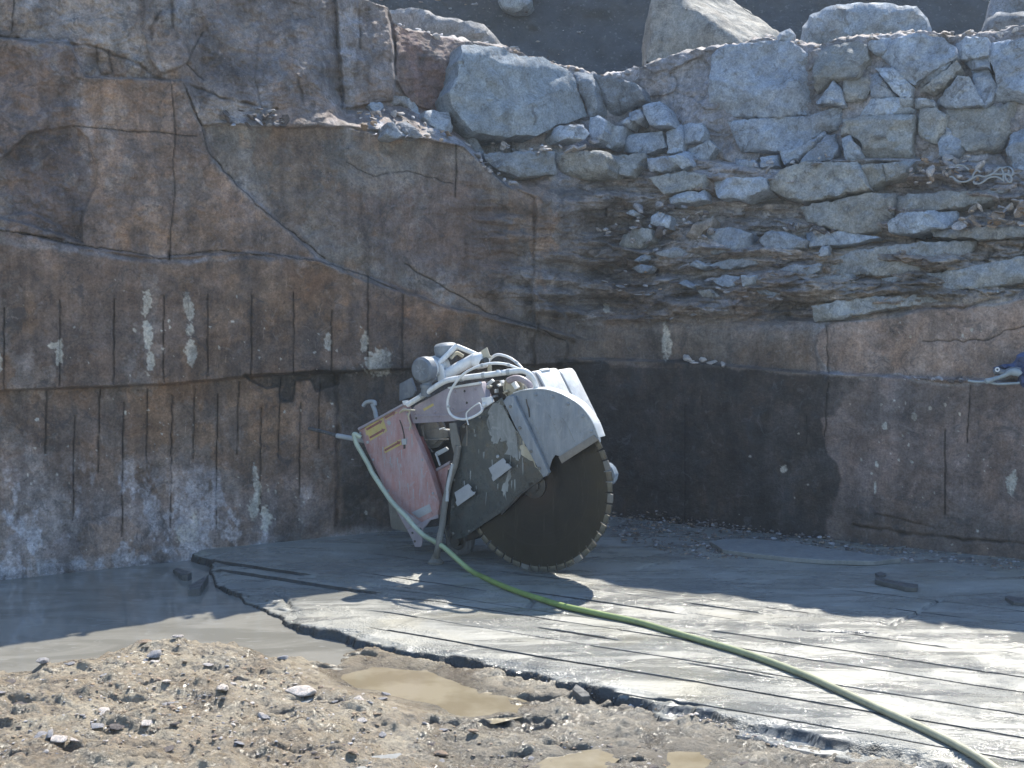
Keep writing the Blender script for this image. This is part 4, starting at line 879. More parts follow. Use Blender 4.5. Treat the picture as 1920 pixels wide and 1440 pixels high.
# fine gravel nobody could count
def scatter(name, pts, sizes, tints, flat=False):
    Vs, Fs, Ts = [], [], []; b = 0
    for (x, y, z), sz in zip(pts, sizes):
        V, F = VAR[rs.choice([0, 1, 0, 4, 4] if flat else [0, 1, 2, 4, 5])]
        m = np.array((Matrix.Rotation(rs.uniform(0, 6.28), 3, 'Z') @ Matrix.Rotation(rs.gauss(0, .35), 3, 'X')))
        q = (V * sz) @ m.T + (x, y, z); Vs.append(q); Fs.append(F + b); b += len(V)
        Ts.append(np.tile(np.array(TINTS[rs.choice(tints)]), (len(V), 1)))
    obj(name, mesh_from(name, np.concatenate(Vs), np.concatenate(Fs), M['chip'], np.concatenate(Ts), smoothed=False), kind='stuff')
def many(poly, n):
    P = []; xs = [p[0] for p in poly]; ys = [p[1] for p in poly]
    while len(P) < n:
        u = np.array([rs.uniform(min(xs), max(xs)) for _ in range(4000)]); v = np.array([rs.uniform(min(ys), max(ys)) for _ in range(4000)])
        k = sdpoly(u, v, poly) > 0; P += list(zip(u[k], v[k]))
    P = np.array(P[:n]); return P[:, 0], P[:, 1]
for q_ in scatter_later: scatter(*q_)
u, v = many(MUDPOLY, 6500); g = gz(u, v, -.02)
ok = np.ones(len(g), bool)
for q in PUDW: ok &= sdpoly(g[:, 0], g[:, 1], q) < -.01
ok &= (u < 700) | (np.random.default_rng(3).random(len(u)) < .45)
g = g[ok]; zz = mud_height(g[:, 0], g[:, 1])
sz = [.004 * (4.2 ** (rs.random() ** 1.7)) for _ in g]
scatter("mud_gravel", [(a[0], a[1], z - .0025) for a, z in zip(g, zz)], sz, ['grey', 'mud', 'mud', 'dark', 'mud', 'mud', 'brown', 'pale'], True)
# rubble along the foot of the right wall
u, v = many([(1130, 992), (1160, 970), (1300, 972), (1560, 1005), (1925, 1042), (1925, 1070), (1700, 1052), (1500, 1042), (1330, 1050), (1170, 1020)], 2600)
g = gz(u, v, .0); hgt = np.array([max(0, .075 * (1 - abs(a - 1250) / 500)) for a in u]) * smooth((1040 - v) / 40)
pts = [(a[0], a[1], h_ * rs.random()) for a, h_ in zip(g, hgt)]
scatter("wall_foot_gravel", pts, [.006 * (5 ** (rs.random() ** 2.4)) for _ in g], ['dark', 'dark', 'grey', 'dark', 'brown'])
u, v = many([(690, 1205), (740, 1212), (1060, 1262), (1300, 1345), (1500, 1405), (1480, 1420), (1250, 1352), (1000, 1285), (760, 1232), (690, 1225)], 900)
g = gz(u, v, -.08); zz = mud_height(g[:, 0], g[:, 1]); zz = np.maximum(zz, -.1)
scatter("slab_edge_gravel", [(a[0], a[1], z + .003) for a, z in zip(g, zz)], [.005 * (4 ** (rs.random() ** 2)) for _ in g], ['dark', 'grey', 'mud', 'white'])

# ------------------------------------------------------------------ the stone saw
PS = R(32)
EV = np.array([math.cos(PS), -math.sin(PS), 0]); NV = np.array([-math.sin(PS), -math.cos(PS), 0])
BR = .543
CB = gz(1010, 1074) + EV * -.030 + ZV * (BR + .004)
def W(u, v, off=0.0): return on_plane(u, v, CB + NV * off, NV)
def metal(name, col, rough=.5, dust=.5, dustcol=(.42, .43, .43), rust=0, met=0.0, wet=False, obj_scale=1):
    s = NT(name); p = s.pos()
    c = s.mix(s.map(s.noise(p, 7, 7, .7), .35, .65, 0, 1), tuple(x * .82 for x in col), tuple(x * 1.12 for x in col))
    if rust: c = s.mix(s.map(s.noise(p, 11, 7, .7, .6), .55, .66, 0, rust), c, (.10, .045, .02))
    c = s.mix(s.map(s.noise(s.pos((9, 9, 1.6)), 2.2, 7, .72), .42, .68, 0, dust), c, dustcol)
    c = s.mix(s.map(s.noise(p, 75, 4, .6), .64, .70, 0, dust * .9), c, tuple(x * 1.1 for x in dustcol))
    c = s.mix(s.map(s.noise(p, 13, 8, .75, 1.), .57, .62, 0, dust * 1.1), c, tuple(x * .85 for x in dustcol))
    c = s.mix(s.map(s.noise(p, 40, 5, .7), .36, .30, 0, .45), c, tuple(x * .35 for x in col))
    return s.done(c, s.map(s.noise(p, 18, 6, .7), .35, .65, max(.08, rough - .16), min(1, rough + .2)), s.bump(s.noise(p, 60, 6, .7), .28, .004, s.bump(s.noise(p, 7, 3, .5), .35, .02)), met)
MT = dict(
    white=metal("dusty_white_paint", (.68, .69, .70), .5, .5, (.55, .55, .53), .2),
    grey=metal("dusty_grey_steel", (.165, .19, .225), .45, .6, (.30, .315, .33), .2),
    dgrey=metal("grey_plastic", (.12, .14, .17), .5, .5, (.25, .26, .27)),
    lav=metal("dusty_pink_paint", (.27, .235, .275), .5, .55, (.36, .34, .36), .12),
    red=metal("faded_red_paint", (.34, .185, .18), .6, .8, (.40, .33, .345), .10),
    dred=metal("dull_red_paint", (.20, .065, .06), .5, .4, (.28, .2, .2), .3),
    dark=metal("wet_dark_steel", (.040, .046, .046), .32, .25, (.10, .11, .11), .25),
    black=metal("grimy_black", (.022, .021, .020), .45, .3, (.09, .085, .075), .4),
    blade=metal("wet_saw_steel", (.013, .0105, .0075), .5, .25, (.026, .022, .017), .35),
    seg=metal("diamond_segment", (.09, .085, .07), .35, .5, (.15, .145, .125), .3, .5),
    mortar=metal("dried_slurry", (.19, .20, .20), .9, .85, (.32, .33, .33), .1),
    mud=metal("mud_caked_steel", (.13, .125, .115), .7, .6, (.22, .21, .19), .2),
    tan=metal("dried_tan_dirt", (.42, .38, .29), .8, .5, (.5, .47, .4), .3),
    yellow=metal("faded_yellow_label", (.46, .36, .12), .6, .45, (.40, .34, .26)),
    label=metal("grey_label", (.30, .31, .33), .6, .4, (.36, .36, .37)),
    rubber=metal("dusty_rubber", (.05, .05, .055), .7, .5, (.2, .2, .2)),
    pale=metal("pale_grip", (.34, .36, .38), .65, .5, (.42, .43, .42)),
    strip=metal("muddy_rubber_strip", (.17, .15, .13), .7, .5, (.25, .23, .2)),
)
s = NT("wet_saw_blade"); p = s.pos()
dv = s.n("ShaderNodeVectorMath", operation='DISTANCE'); s.link(p, dv.inputs[0]); dv.inputs[1].default_value = tuple(CB); dv = dv.outputs["Value"]
cx = s.n("ShaderNodeCombineXYZ"); s.link(dv, cx.inputs[0])
ringn = s.noise(cx.outputs[0], 60, 5, .7)
c = s.mix(s.map(s.noise(p, 6, 7, .7, .6), .38, .62, 0, 1), (.005, .0048, .0045), (.014, .0115, .0085))
c = s.mix(s.map(dv, .30, .50, 0, .6), c, (.030, .024, .013)); c = s.mix(s.map(dv, .20, .06, 0, .6), c, (.030, .013, .009))
c = s.mix(s.map(ringn, .55, .66, 0, .35), c, (.05, .046, .04))
c = s.mix(s.map(s.noise(s.pos((14, 14, 1.4)), 2, 7, .75), .58, .66, 0, .5), c, (.055, .05, .04))
MT['blade'] = s.done(c, s.map(s.noise(p, 12, 6, .7), .35, .65, .28, .6), s.bump(ringn, .25, .002), .2, .35)
saw = bpy.data.objects.new("stone_saw", None); COL.objects.link(saw); saw.location = gz(980, 1060)
bpy.context.view_layer.update()
saw["label"] = "big dusty red and white stone saw with a round toothed blade on the slab"
saw["category"] = "stone saw"
SINV = Matrix.Translation(-Vector(saw.location))
def part(name, V, F, mat, parent=None, sharp=35, bevel=0, label=None):
    V = np.asarray(V, float) - np.array(saw.location)
    bm = bmesh.new(); vs = [bm.verts.new(q) for q in V]
    for f in F:
        try: bm.faces.new([vs[i] for i in f])
        except ValueError: pass
    bmesh.ops.recalc_face_normals(bm, faces=bm.faces)
    if bevel:
        ed = [e for e in bm.edges if len(e.link_faces) == 2 and e.calc_face_angle(0) > R(30)]
        bmesh.ops.bevel(bm, geom=ed, offset=bevel, segments=2, affect='EDGES', profile=.6, clamp_overlap=True)
    me = bpy.data.meshes.new(name); bm.to_mesh(me); bm.free()
    me.polygons.foreach_set("use_smooth", np.ones(len(me.polygons), bool)); me.set_sharp_from_angle(angle=R(sharp))
    me.materials.append(MT[mat] if isinstance(mat, str) else mat)
    return obj(name, me, parent or saw, label)
def prism(P, thick):
    n = len(P); P = np.asarray(P); Q = P - NV * thick
    return np.concatenate([P, Q]), [list(range(n)), list(range(2 * n - 1, n - 1, -1))] + [[i, i + n, (i + 1) % n + n, (i + 1) % n] for i in range(n)]
def plate(name, px, off, thick, mat, bevel=.003, parent=None, rag=0, label=None):
    px = [np.array(q, float) for q in px]
    if rag:
        o = []
        for a, b in zip(px, px[1:] + px[:1]):
            k = max(1, int(np.hypot(*(b - a)) / 3))
            for j in range(k):
                q = a + (b - a) * j / k; o.append(q + rag * np.array([float(fbm(q[0] / 7, q[1] / 7, oct=2, seed=3)), float(fbm(q[0] / 7, q[1] / 7, oct=2, seed=4))]))
        px = o
    P = np.array([W(q[0], q[1], off) for q in px])
    V, F = prism(P, thick)
    return part(name, V, F, mat, parent, bevel=bevel, label=label)
def spline(P, k=6):
    P = np.asarray(P, float); Q = np.concatenate([[2 * P[0] - P[1]], P, [2 * P[-1] - P[-2]]]); o = []
    for i in range(1, len(Q) - 2):
        for j in range(k):
            t = j / k
            o.append(.5 * (2 * Q[i] + (Q[i + 1] - Q[i - 1]) * t + (2 * Q[i - 1] - 5 * Q[i] + 4 * Q[i + 1] - Q[i + 2]) * t * t + (3 * Q[i] - Q[i - 1] - 3 * Q[i + 1] + Q[i + 2]) * t ** 3))
    o.append(P[-1]); return np.array(o)
def tube_geo(P, r, seg=10):
    P = np.asarray(P, float); n = len(P); r = np.broadcast_to(np.asarray(r, float), (n,))
    T = np.gradient(P, axis=0); T /= np.linalg.norm(T, axis=1)[:, None] + 1e-12
    a = np.array([0, 0, 1.0]) if abs(T[0][2]) < .9 else np.array([1.0, 0, 0])
    V = []; F = []
    for i in range(n):
        a = a - T[i] * (a @ T[i]); a /= np.linalg.norm(a); b = np.cross(T[i], a)
        for k in range(seg):
            th = 2 * math.pi * k / seg; V.append(P[i] + r[i] * (math.cos(th) * a + math.sin(th) * b))
    for i in range(n - 1):
        for k in range(seg):
            F.append([i * seg + k, i * seg + (k + 1) % seg, (i + 1) * seg + (k + 1) % seg, (i + 1) * seg + k])
    F.append(list(range(seg))[::-1]); F.append(list(range((n - 1) * seg, n * seg)))
    return np.array(V), F
def tube(name, pts, r, mat, parent=None, seg=10, sm=True):
    P = np.array([W(*q) for q in pts])
    if sm and len(P) > 2: P = spline(P)
    V, F = tube_geo(P, r, seg); return part(name, V, F, mat, parent, sharp=50)
def lathe(name, o, axis, prof, mat, parent=None, seg=36, bevel=0):
    axis = np.asarray(axis, float) / np.linalg.norm(axis); a = np.cross(axis, [0, 0, 1.0] if abs(axis[2]) < .9 else [1.0, 0, 0]); a /= np.linalg.norm(a); b = np.cross(axis, a)
    V = []; F = []
    for r, h in prof:
        for k in range(seg):
            th = 2 * math.pi * k / seg; V.append(o + axis * h + r * (math.cos(th) * a + math.sin(th) * b))
    for i in range(len(prof) - 1):
        for k in range(seg): F.append([i * seg + k, i * seg + (k + 1) % seg, (i + 1) * seg + (k + 1) % seg, (i + 1) * seg + k])
    F.append(list(range(seg))[::-1]); F.append(list(range((len(prof) - 1) * seg, len(prof) * seg)))
    return part(name, V, F, mat, parent, sharp=32)
def zA(*p): return [(520 + a / 4.8, 600 + b / 4.8) for a, b in p]
def zB(*p): return [(820 + a / 4.8, 600 + b / 4.8) for a, b in p]
def zC(*p): return [(640 + a / 5.333, 820 + b / 5.333) for a, b in p]
def zD(*p): return [(860 + a / 5.333, 820 + b / 5.333) for a, b in p]
def zE(*p): return [(900 + a / 7.385, 640 + b / 7.385) for a, b in p]

# blade: slotted core and fifty segments
NSEG = 50; rc = BR - .030
cv = []
for k in range(NSEG):
    for d, r in ((.06, rc), (.94, rc), (.95, rc - .018), (1.05, rc - .018)):
        th = 2 * math.pi * (k + d) / NSEG; cv.append(CB + r * (math.cos(th) * EV + math.sin(th) * ZV) + NV * .003)
V, F = prism(np.array(cv), .006)
blade = part("blade", V, F, 'blade')
seg0 = None
for k in range(NSEG):
    q = []; wr = random.Random(k * 7 + 1); BRk = BR - abs(wr.gauss(0, .0035))
    for d, r in ((.07, rc - .004), (.07 + wr.random() * .04, BRk), (.36, BRk + .001), (.65, BRk), (.93 - wr.random() * .05, BRk), (.93, rc - .004)):
        th = 2 * math.pi * (k + d) / NSEG; q.append(CB + r * (math.cos(th) * EV + math.sin(th) * ZV) + NV * .0065)
    V, F = prism(np.array(q), .013); part("segment", V, F, 'seg' if wr.random() < .85 else 'mud', blade, bevel=.0015)
lathe("flange", CB + NV * .002, NV, [(.085, 0), (.085, .012), (.07, .016), (.045, .018), (.045, .03), (.02, .034)], 'black', blade)
# grey quarter guard with its rolled rim, rib and rubber strip
arc = spline(np.array([(962, 738, 0), (978, 733, 0), (1012, 730, 0), (1039, 735, 0), (1064, 746, 0), (1089, 763, 0), (1110, 791, 0), (1122, 821, 0)], float), 5)[:, :2]
guard = plate("blade_guard", [tuple(q) for q in arc] + [(1053, 865), (1049, 856), (1041, 853), (1035, 862), (1026, 890), (1019, 893), (995, 850), (966, 800), (944, 752), (950, 744)], .060, .006, 'grey', .002)
Pf = np.array([W(q[0], q[1], .063) for q in arc]); ctr = CB
V = []; F = []
for P_ in Pf:
    o_ = (P_ - ctr); o_ -= NV * (o_ @ NV); o_ /= np.linalg.norm(o_)
    V += [P_, P_ + o_ * .006, P_ + o_ * .008 - NV * .075, P_ - NV * .075]
for i in range(len(Pf) - 1):
    for k in range(4): F.append([4 * i + k, 4 * i + (k + 1) % 4, 4 * i + 4 + (k + 1) % 4, 4 * i + 4 + k])
F += [[3, 2, 1, 0], [len(V) - 4 + k for k in range(4)]]
part("guard_rim", V, F, 'white', guard, bevel=.0015)
plate("far_plate", [tuple(q) for q in arc[2:]] + [(1060, 860), (1000, 860), (960, 800)], -.012, .005, 'grey', 0, guard)
plate("stiffening_rib", [(943, 752), (953, 743), (963, 743), (1029, 886), (1024, 893), (1018, 895), (980, 826)], .092, .03, 'grey', .005, guard)
plate("rubber_strip", [(1053, 869), (1047, 857), (1113, 815), (1122, 825)], .068, .008, 'strip', .002, guard)
for a, b in ((zB((1000, 850), (1100, 1060))), (zB((1120, 880), (1235, 1095))), (zB((850, 900), (980, 1180)))):
    tube("dried_drip", [(a[0], a[1], .0605), ((a[0] * 2 + b[0]) / 3 + 1, (a[1] * 2 + b[1]) / 3 - 1, .0605), (b[0], b[1], .0605)], .0022, 'mortar', guard, 6)
plate("drip_stain", zB((795, 710), (803, 712), (812, 760), (830, 800), (835, 870), (825, 880), (815, 800), (800, 745)), .0615, .0015, 'black', 0, guard)
for q_ in (arc[9], arc[15], arc[21], arc[27], arc[32]):
    c_ = W(q_[0], q_[1], .06); d_ = CB - c_; d_ -= NV * (d_ @ NV); d_ /= np.linalg.norm(d_)
    lathe("bolt", c_ + d_ * .03, NV, [(.010, 0), (.010, .005), (.006, .009)], 'grey', guard, 10)
for a, b in ((957, 762), (975, 802), (996, 846), (1012, 878)): lathe("bolt", W(a, b, .092), NV, [(.010, 0), (.010, .005), (.006, .009)], 'mud', guard, 10)
# dark side plate in front of the rear of the blade
side = plate("side_plate", [(882, 788), (919, 762), (941, 745), (966, 800), (995, 850), (1019, 895), (978, 922), (939, 961), (897, 989), (869, 1008), (850, 1012), (842, 990), (846, 940), (853, 895), (862, 840)], .036, .008, 'dark', .002)
rsS = random.Random(21)
plate("slurry_stain", zB((470, 800), (560, 740), (598, 750), (700, 960), (770, 1110), (740, 1270), (700, 1280), (640, 1200), (590, 1080), (550, 1040), (520, 1120), (480, 1100), (468, 950)), .0375, .0015, 'mortar', 0, side, rag=7)
plate("slurry_stain", zD((530, 300), (515, 400), (490, 470), (460, 600), (445, 575), (420, 520), (470, 420), (500, 330)), .0375, .0015, 'mortar', 0, side, rag=4)
plate("slurry_stain", zB((700, 1010), (760, 1050), (880, 1290), (930, 1380), (850, 1270), (790, 1240), (730, 1180)), .0375, .0012, 'tan', 0, side, rag=2)
plate("bracket_plate", zD((298, 310), (442, 207), (470, 240), (466, 262), (490, 262), (530, 300), (345, 442), (328, 405), (334, 380)), .075, .006, 'label', .0015, side)
plate("bracket_plate", zC((1130, 552), (1265, 465), (1300, 500), (1290, 520), (1310, 545), (1340, 545), (1330, 570), (1160, 690), (1140, 650), (1150, 630)), .075, .006, 'label', .0015, side)
sl_ = []
for k in range(34):                                   # runs and flecks of slurry dried on the dark plate
    u0 = rsS.uniform(862, 985); v0 = 780 + rsS.random() * 150
    L_ = rsS.uniform(4, 26); w_ = rsS.uniform(.5, 1.6); dx = rsS.uniform(-.25, .45) * L_ * .4
    q_ = [(u0 - w_, v0), (u0 + w_, v0 - 1), (u0 + w_ * .8 + dx * .6, v0 + L_ * .6), (u0 + dx, v0 + L_), (u0 - w_ + dx * .5, v0 + L_ * .5)]
    if all(sdpoly(np.array([a]), np.array([b]), [(882, 788), (919, 762), (941, 745), (1019, 895), (939, 961), (850, 1012), (846, 940), (862, 840)])[0] > 3 for a, b in q_): sl_.append(q_)
V_, F_ = [], []
for q_ in sl_:
    V, F = prism(np.array([W(a, b, .0372) for a, b in q_]), .0012); b0 = sum(len(x) for x in V_); V_.append(V); F_ += [[i_ + b0 for i_ in f] for f in F]
part("slurry_runs", np.concatenate(V_), F_, 'mortar', side)["kind"] = 'stuff'
for a, b in ((870, 800), (857, 850), (852, 900), (850, 950), (850, 1000), (900, 782), (880, 996)): lathe("bolt", W(a, b, .037), NV, [(.009, 0), (.009, .005), (.005, .009)], 'mud', side, 10)
lathe("bolt", W(934, 856, .037), NV, [(.011, 0), (.011, .006), (.007, .012)], 'pale', side, 12)
plate("edge_fin", [(939, 961), (978, 922), (1019, 895), (1016, 899), (978, 927), (940, 966)], .044, .016, 'black', .001, side)
# red chassis panel, labels, slot
red = plate("chassis_panel", [(671, 802), (760, 755), (771, 800), (808, 889), (824, 942), (821, 965), (762, 993), (730, 934), (688, 846)], .03, .05, 'red', .004)
plate("panel_lip", [(670, 803), (761, 753), (762, 757), (672, 807)], .045, .10, 'lav', .002, red)
plate("lower_corner", [(731, 937), (764, 992), (757, 993), (733, 988), (728, 944)], -.05, .02, 'mud', .002, red)
plate("side_flange", zC((480, 612), (690, 770), (800, 850), (655, 917)), .0345, .003, 'lav', .001, red)
foot = plate("bracket_foot", zC((655, 922), (800, 850), (968, 770), (966, 810), (890, 828), (852, 878), (815, 920), (806, 1060), (790, 1098), (735, 1096), (700, 1010)), .034, .012, 'lav', .003, red)
for a, b in zC((712, 955), (735, 1040), (790, 915)): lathe("hole", W(a, b, .0345), NV, [(.008, 0), (.008, .002)], 'black', foot, 12)
def sticker(px, arrows, off=.0315):
    st_ = plate("label", px, off, .0012, 'yellow', 0, red)
    for a, b in arrows:
        a = np.array(a); b = np.array(b); d = b - a; L = np.hypot(*d); d /= L; m = np.array([-d[1], d[0]]); w_ = 2.0; hw = 4.2; hl = 6.5
        plate("arrow", [tuple(a - m * w_), tuple(b - d * hl - m * w_), tuple(b - d * hl - m * hw), tuple(b), tuple(b - d * hl + m * hw), tuple(b - d * hl + m * w_), tuple(a + m * w_), tuple(a + m * hw * .9 + d * 1), tuple(a - d * 1.5), tuple(a - m * hw * .9 + d)], off + .0012, .001, 'dred', 0, st_)
def seg_(p, q): return (p, q)
for a, b in ((676, 812), (700, 862), (728, 920), (755, 972), (764, 776), (792, 862), (812, 925)): lathe("bolt", W(a, b, .03), NV, [(.008, 0), (.008, .005), (.005, .008)], 'label', red, 10)
V_, F_ = [], []
for k in range(40):                                   # runs of dried slurry down the red panel
    u0, v0 = rsS.uniform(680, 815), rsS.uniform(770, 950); L_ = rsS.uniform(5, 30); w_ = rsS.uniform(.4, 1.2); dx = L_ * rsS.uniform(-.05, .12)
    q_ = [(u0 - w_, v0), (u0 + w_, v0 - 1), (u0 + w_ * .6 + dx * .6, v0 + L_ * .6), (u0 + dx, v0 + L_), (u0 - w_ * .7 + dx * .5, v0 + L_ * .5)]
    if all(sdpoly(np.array([a]), np.array([b]), [(671, 802), (760, 755), (771, 800), (808, 889), (824, 942), (821, 965), (762, 993), (730, 934), (688, 846)])[0] > 3 for a, b in q_):
        V, F = prism(np.array([W(a, b, .0308) for a, b in q_]), .0008); b0 = sum(len(x) for x in V_); V_.append(V); F_ += [[i_ + b0 for i_ in f] for f in F]
part("slurry_runs", np.concatenate(V_), F_, 'label', red)["kind"] = 'stuff'
sticker(zA((785, 955), (945, 865), (988, 1000), (835, 1088), (815, 1030), (800, 1040)), [seg_(*zA((805, 985), (945, 905))), seg_(*zA((835, 1058), (972, 980)))])
sticker(zA((960, 870), (1035, 822), (1085, 830), (975, 900)), [seg_(*zA((972, 880), (1065, 826)))])
sticker(zA((958, 1155), (1108, 1072), (1118, 1120), (968, 1200)), [seg_(*zA((970, 1172), (1112, 1092)))])
plate("slot", zA((1097, 900), (1104, 898), (1128, 960), (1143, 1030), (1149, 1075), (1138, 1080), (1133, 1020), (1118, 965)), .0318, .002, 'black', 0, red)
plate("slot", zA((1134, 1120), (1152, 1120), (1152, 1158), (1134, 1160)), .0318, .002, 'black', 0, red)
plate("latch", zA((1118, 1072), (1156, 1068), (1160, 1120), (1122, 1124)), .038, .008, 'pale', .001, red)
plate("label_plate", zC((700, 752), (880, 667), (905, 740), (775, 808)), .0325, .003, 'label', .001, red)
lathe("bolt", W(*zA((815, 1100))[0], .03), NV, [(.010, 0), (.010, .006), (.006, .009)], 'pale', red, 12)
lathe("round_patch", W(*zA((1005, 925))[0], .0303), NV, [(.016, 0), (.014, .002)], 'label', red, 16)
plate("inner_flange", zC((735, 0), (765, 0), (830, 150), (905, 350), (985, 620), (975, 650), (880, 370)), -.0, .06, 'dred', .002, red)
plate("lower_web", zC((888, 372), (1075, 262), (1100, 300), (1060, 420), (1010, 640), (985, 650)), -.06, .02, 'red', .002, red)
plate("web_edge", zC((880, 350), (1085, 235), (1080, 268), (890, 375)), -.05, .05, 'lav', .002, red)
plate("far_panel", [(724, 918), (765, 965), (775, 1000), (735, 992)], -.38, .02, 'mud', .002, red)
# opening behind the beam with its linkage
inn = plate("engine_bay", [(772, 793), (850, 788), (872, 850), (850, 985), (835, 985), (808, 889)], -.22, .20, 'black', .004)
tube("linkage", zA_ := [(*zA((1300, 950))[0], -.10), (*zA((1330, 1100))[0], -.10), (*zA((1400, 1330))[0], -.10)], .012, 'mud', inn)
tube("linkage", [(*zA((1310, 1080))[0], -.06), (*zA((1545, 1075))[0], -.06)], .005, 'mud', inn, 8)
tube("linkage", [(*zA((1330, 1100))[0], -.08), (*zA((1400, 1190))[0], -.08)], .004, 'mud', inn, 8)
plate("crank", zA((1420, 1190), (1515, 1143), (1535, 1165), (1525, 1180), (1440, 1225), (1430, 1215)), -.04, .015, 'pale', .003, inn)
tube("crank_rod", [(*zA((1425, 1200))[0], -.03), (*zA((1465, 1310))[0], -.03)], .007, 'pale', inn, 8)
lathe("pulley", W(*zA((1400, 1000))[0], -.16), NV, [(.11, 0), (.11, .02), (.085, .02), (.085, .04), (.03, .05)], 'mud', inn)
plate("casting", zA((1330, 1010), (1420, 970), (1530, 990), (1540, 1060), (1440, 1080), (1350, 1090)), -.10, .06, 'mud', .012, inn)
tube("wire", [(*zA((1460, 985))[0], 0), (*zA((1500, 972))[0], 0), (*zA((1512, 985))[0], 0), (*zA((1530, 992))[0], 0)], .0045, 'white', inn, 6)
plate("perforated_strap", zA((1545, 930), (1605, 925), (1650, 1160), (1600, 1250), (1560, 1090)), .055, .01, 'mud', .003)
tube("support_leg", [(860, 836, .05), (853, 872, .06), (843, 902, .07), (834, 945, .10), (829, 985, .13), (826, 1003, .15)], [.02] * 30 + [.019], 'mud')
tube("support_leg", [(849, 870, .075), (840, 910, .085), (838, 940, .10)], .012, 'pale')
fo = gz(817, 1056); fo = fo + ZV * .0
V, F = tube_geo(spline(np.array([W(826, 998, .15), W(822, 1025, .17), fo + ZV * .03])), .021); part("leg_sleeve", V, F, 'mud')
lathe("leg_foot", fo + ZV * .0, ZV, [(.05, 0), (.052, .012), (.03, .03), (.022, .06)], 'mud', None, 18)
tube("drive_strap", [(843, 880, .05), (836, 930, .05), (834, 980, .05), (838, 1010, .05)], .010, 'black')
# lavender beam
beam = plate("cross_beam", zA((1190, 825), (1240, 770), (1540, 608), (1700, 575), (1815, 560), (1835, 580), (1890, 740), (1840, 832), (1700, 890), (1560, 912), (1222, 932)), .045, .07, 'lav', .004)
plate("beam_flange", zA((1205, 862), (1545, 848), (1700, 800), (1705, 812), (1548, 862), (1208, 876)), .052, .012, 'lav', .002, beam)
plate("beam_top", zA((1530, 605), (1815, 556), (1830, 572), (1822, 580), (1540, 622)), .060, .02, 'white', .002, beam)
for q in zA((1705, 745), (1685, 640), (1250, 885)): lathe("hole", W(*q, .0455), NV, [(.008, 0), (.007, .001)], 'black', beam, 12)
plate("beam_label", zA((1310, 800), (1400, 750), (1410, 768), (1320, 820)), .047, .002, 'yellow', 0, beam)
plate("gusset", zB((395, 700), (480, 690), (500, 740), (410, 800)), .05, .02, 'white', .003, beam)
lathe("bolt", W(*zB((425, 762))[0], .052), NV, [(.014, 0), (.014, .01), (.008, .016)], 'white', beam, 12)
# long pipe rail and hoses
tube("pipe_rail", [(764, 759, .085), (790, 743, .085), (828, 718, .085), (850, 711, .085), (880, 707, .08), (920, 702, .075), (950, 698, .07), (978, 695, .06), (993, 702, .05), (1003, 718, .03), (1008, 738, .0)], .0175, 'white', seg=14)
for (a, b, o_), (a2, b2, o2), r_ in (((790, 743, .085), (800, 736, .085), .0205), ((862, 709.5, .083), (868, 708.6, .083), .0205), ((905, 703.8, .077), (910, 703.2, .077), .0205), ((951, 697.8, .07), (957, 697.2, .069), .0205), ((902, 685.3, .11), (906, 684.4, .107), .0115), ((841, 760, .12), (841.5, 764, .12), .0115), ((951, 683.5, .035), (955, 684.8, .027), .0115), ((967, 679, -.138), (971, 682, -.132), .0115)):
    tube("hose_clamp", [(a, b, o_), (a2, b2, o2)], r_, 'pale', None, 14, False)
for a, b in zA((1240, 835), (1420, 828), (1580, 806), (1600, 640), (1780, 620)): lathe("bolt", W(a, b, .045), NV, [(.009, 0), (.009, .005), (.005, .009)], 'lav', beam, 10)
lathe("rail_clip", W(934, 698, .10), ZV, [(.016, -.012), (.018, .0), (.010, .014)], 'white', None, 12)
tube("fuel_hose", [(978, 694, .0), (953, 684, .03), (928, 681, .08), (903, 685, .11), (874, 698, .12), (852, 721, .12), (840, 748, .12), (842, 772, .12), (856, 784, .12), (878, 785, .12), (900, 774, .11), (905, 764, .08)], .0085, 'white', seg=10)
tube("fuel_hose", [(916, 678, -.15), (924, 669, -.15), (936, 665, -.15), (956, 671, -.15), (972, 683, -.13), (982, 695, -.10)], .009, 'white', seg=10)
tube("wire_clip", [(*zA((1720, 945))[0], .13), (*zA((1700, 860))[0], .13), (*zA((1720, 815))[0], .13), (*zA((1800, 755))[0], .13), (*zA((1828, 760))[0], .13), (*zA((1840, 820))[0], .13)], .0045, 'white', seg=8)
tube("cord", [(*zB((265, 950))[0], .08), (*zB((268, 1040))[0], .08), (*zB((264, 1130))[0], .08)], .004, 'strip', side, 6)
tube("cord", [(*zA((1110, 830))[0], .07), (*zA((1150, 812))[0], .08), (*zA((1190, 820))[0], .08), (*zA((1180, 870))[0], .08), (*zA((1200, 940))[0], .07), (*zA((1190, 990))[0], .06)], .006, 'tan', red, 8)
tube("cord", [(*zA((1100, 838))[0], .07), (*zA((1130, 806))[0], .09), (*zA((1175, 806))[0], .09), (*zA((1215, 812))[0], .09), (*zA((1240, 815))[0], .08)], .006, 'tan', red, 8)
plate("hook", zA((1120, 728), (1165, 722), (1168, 745), (1150, 770), (1135, 765)), .06, .02, 'white', .003, red)
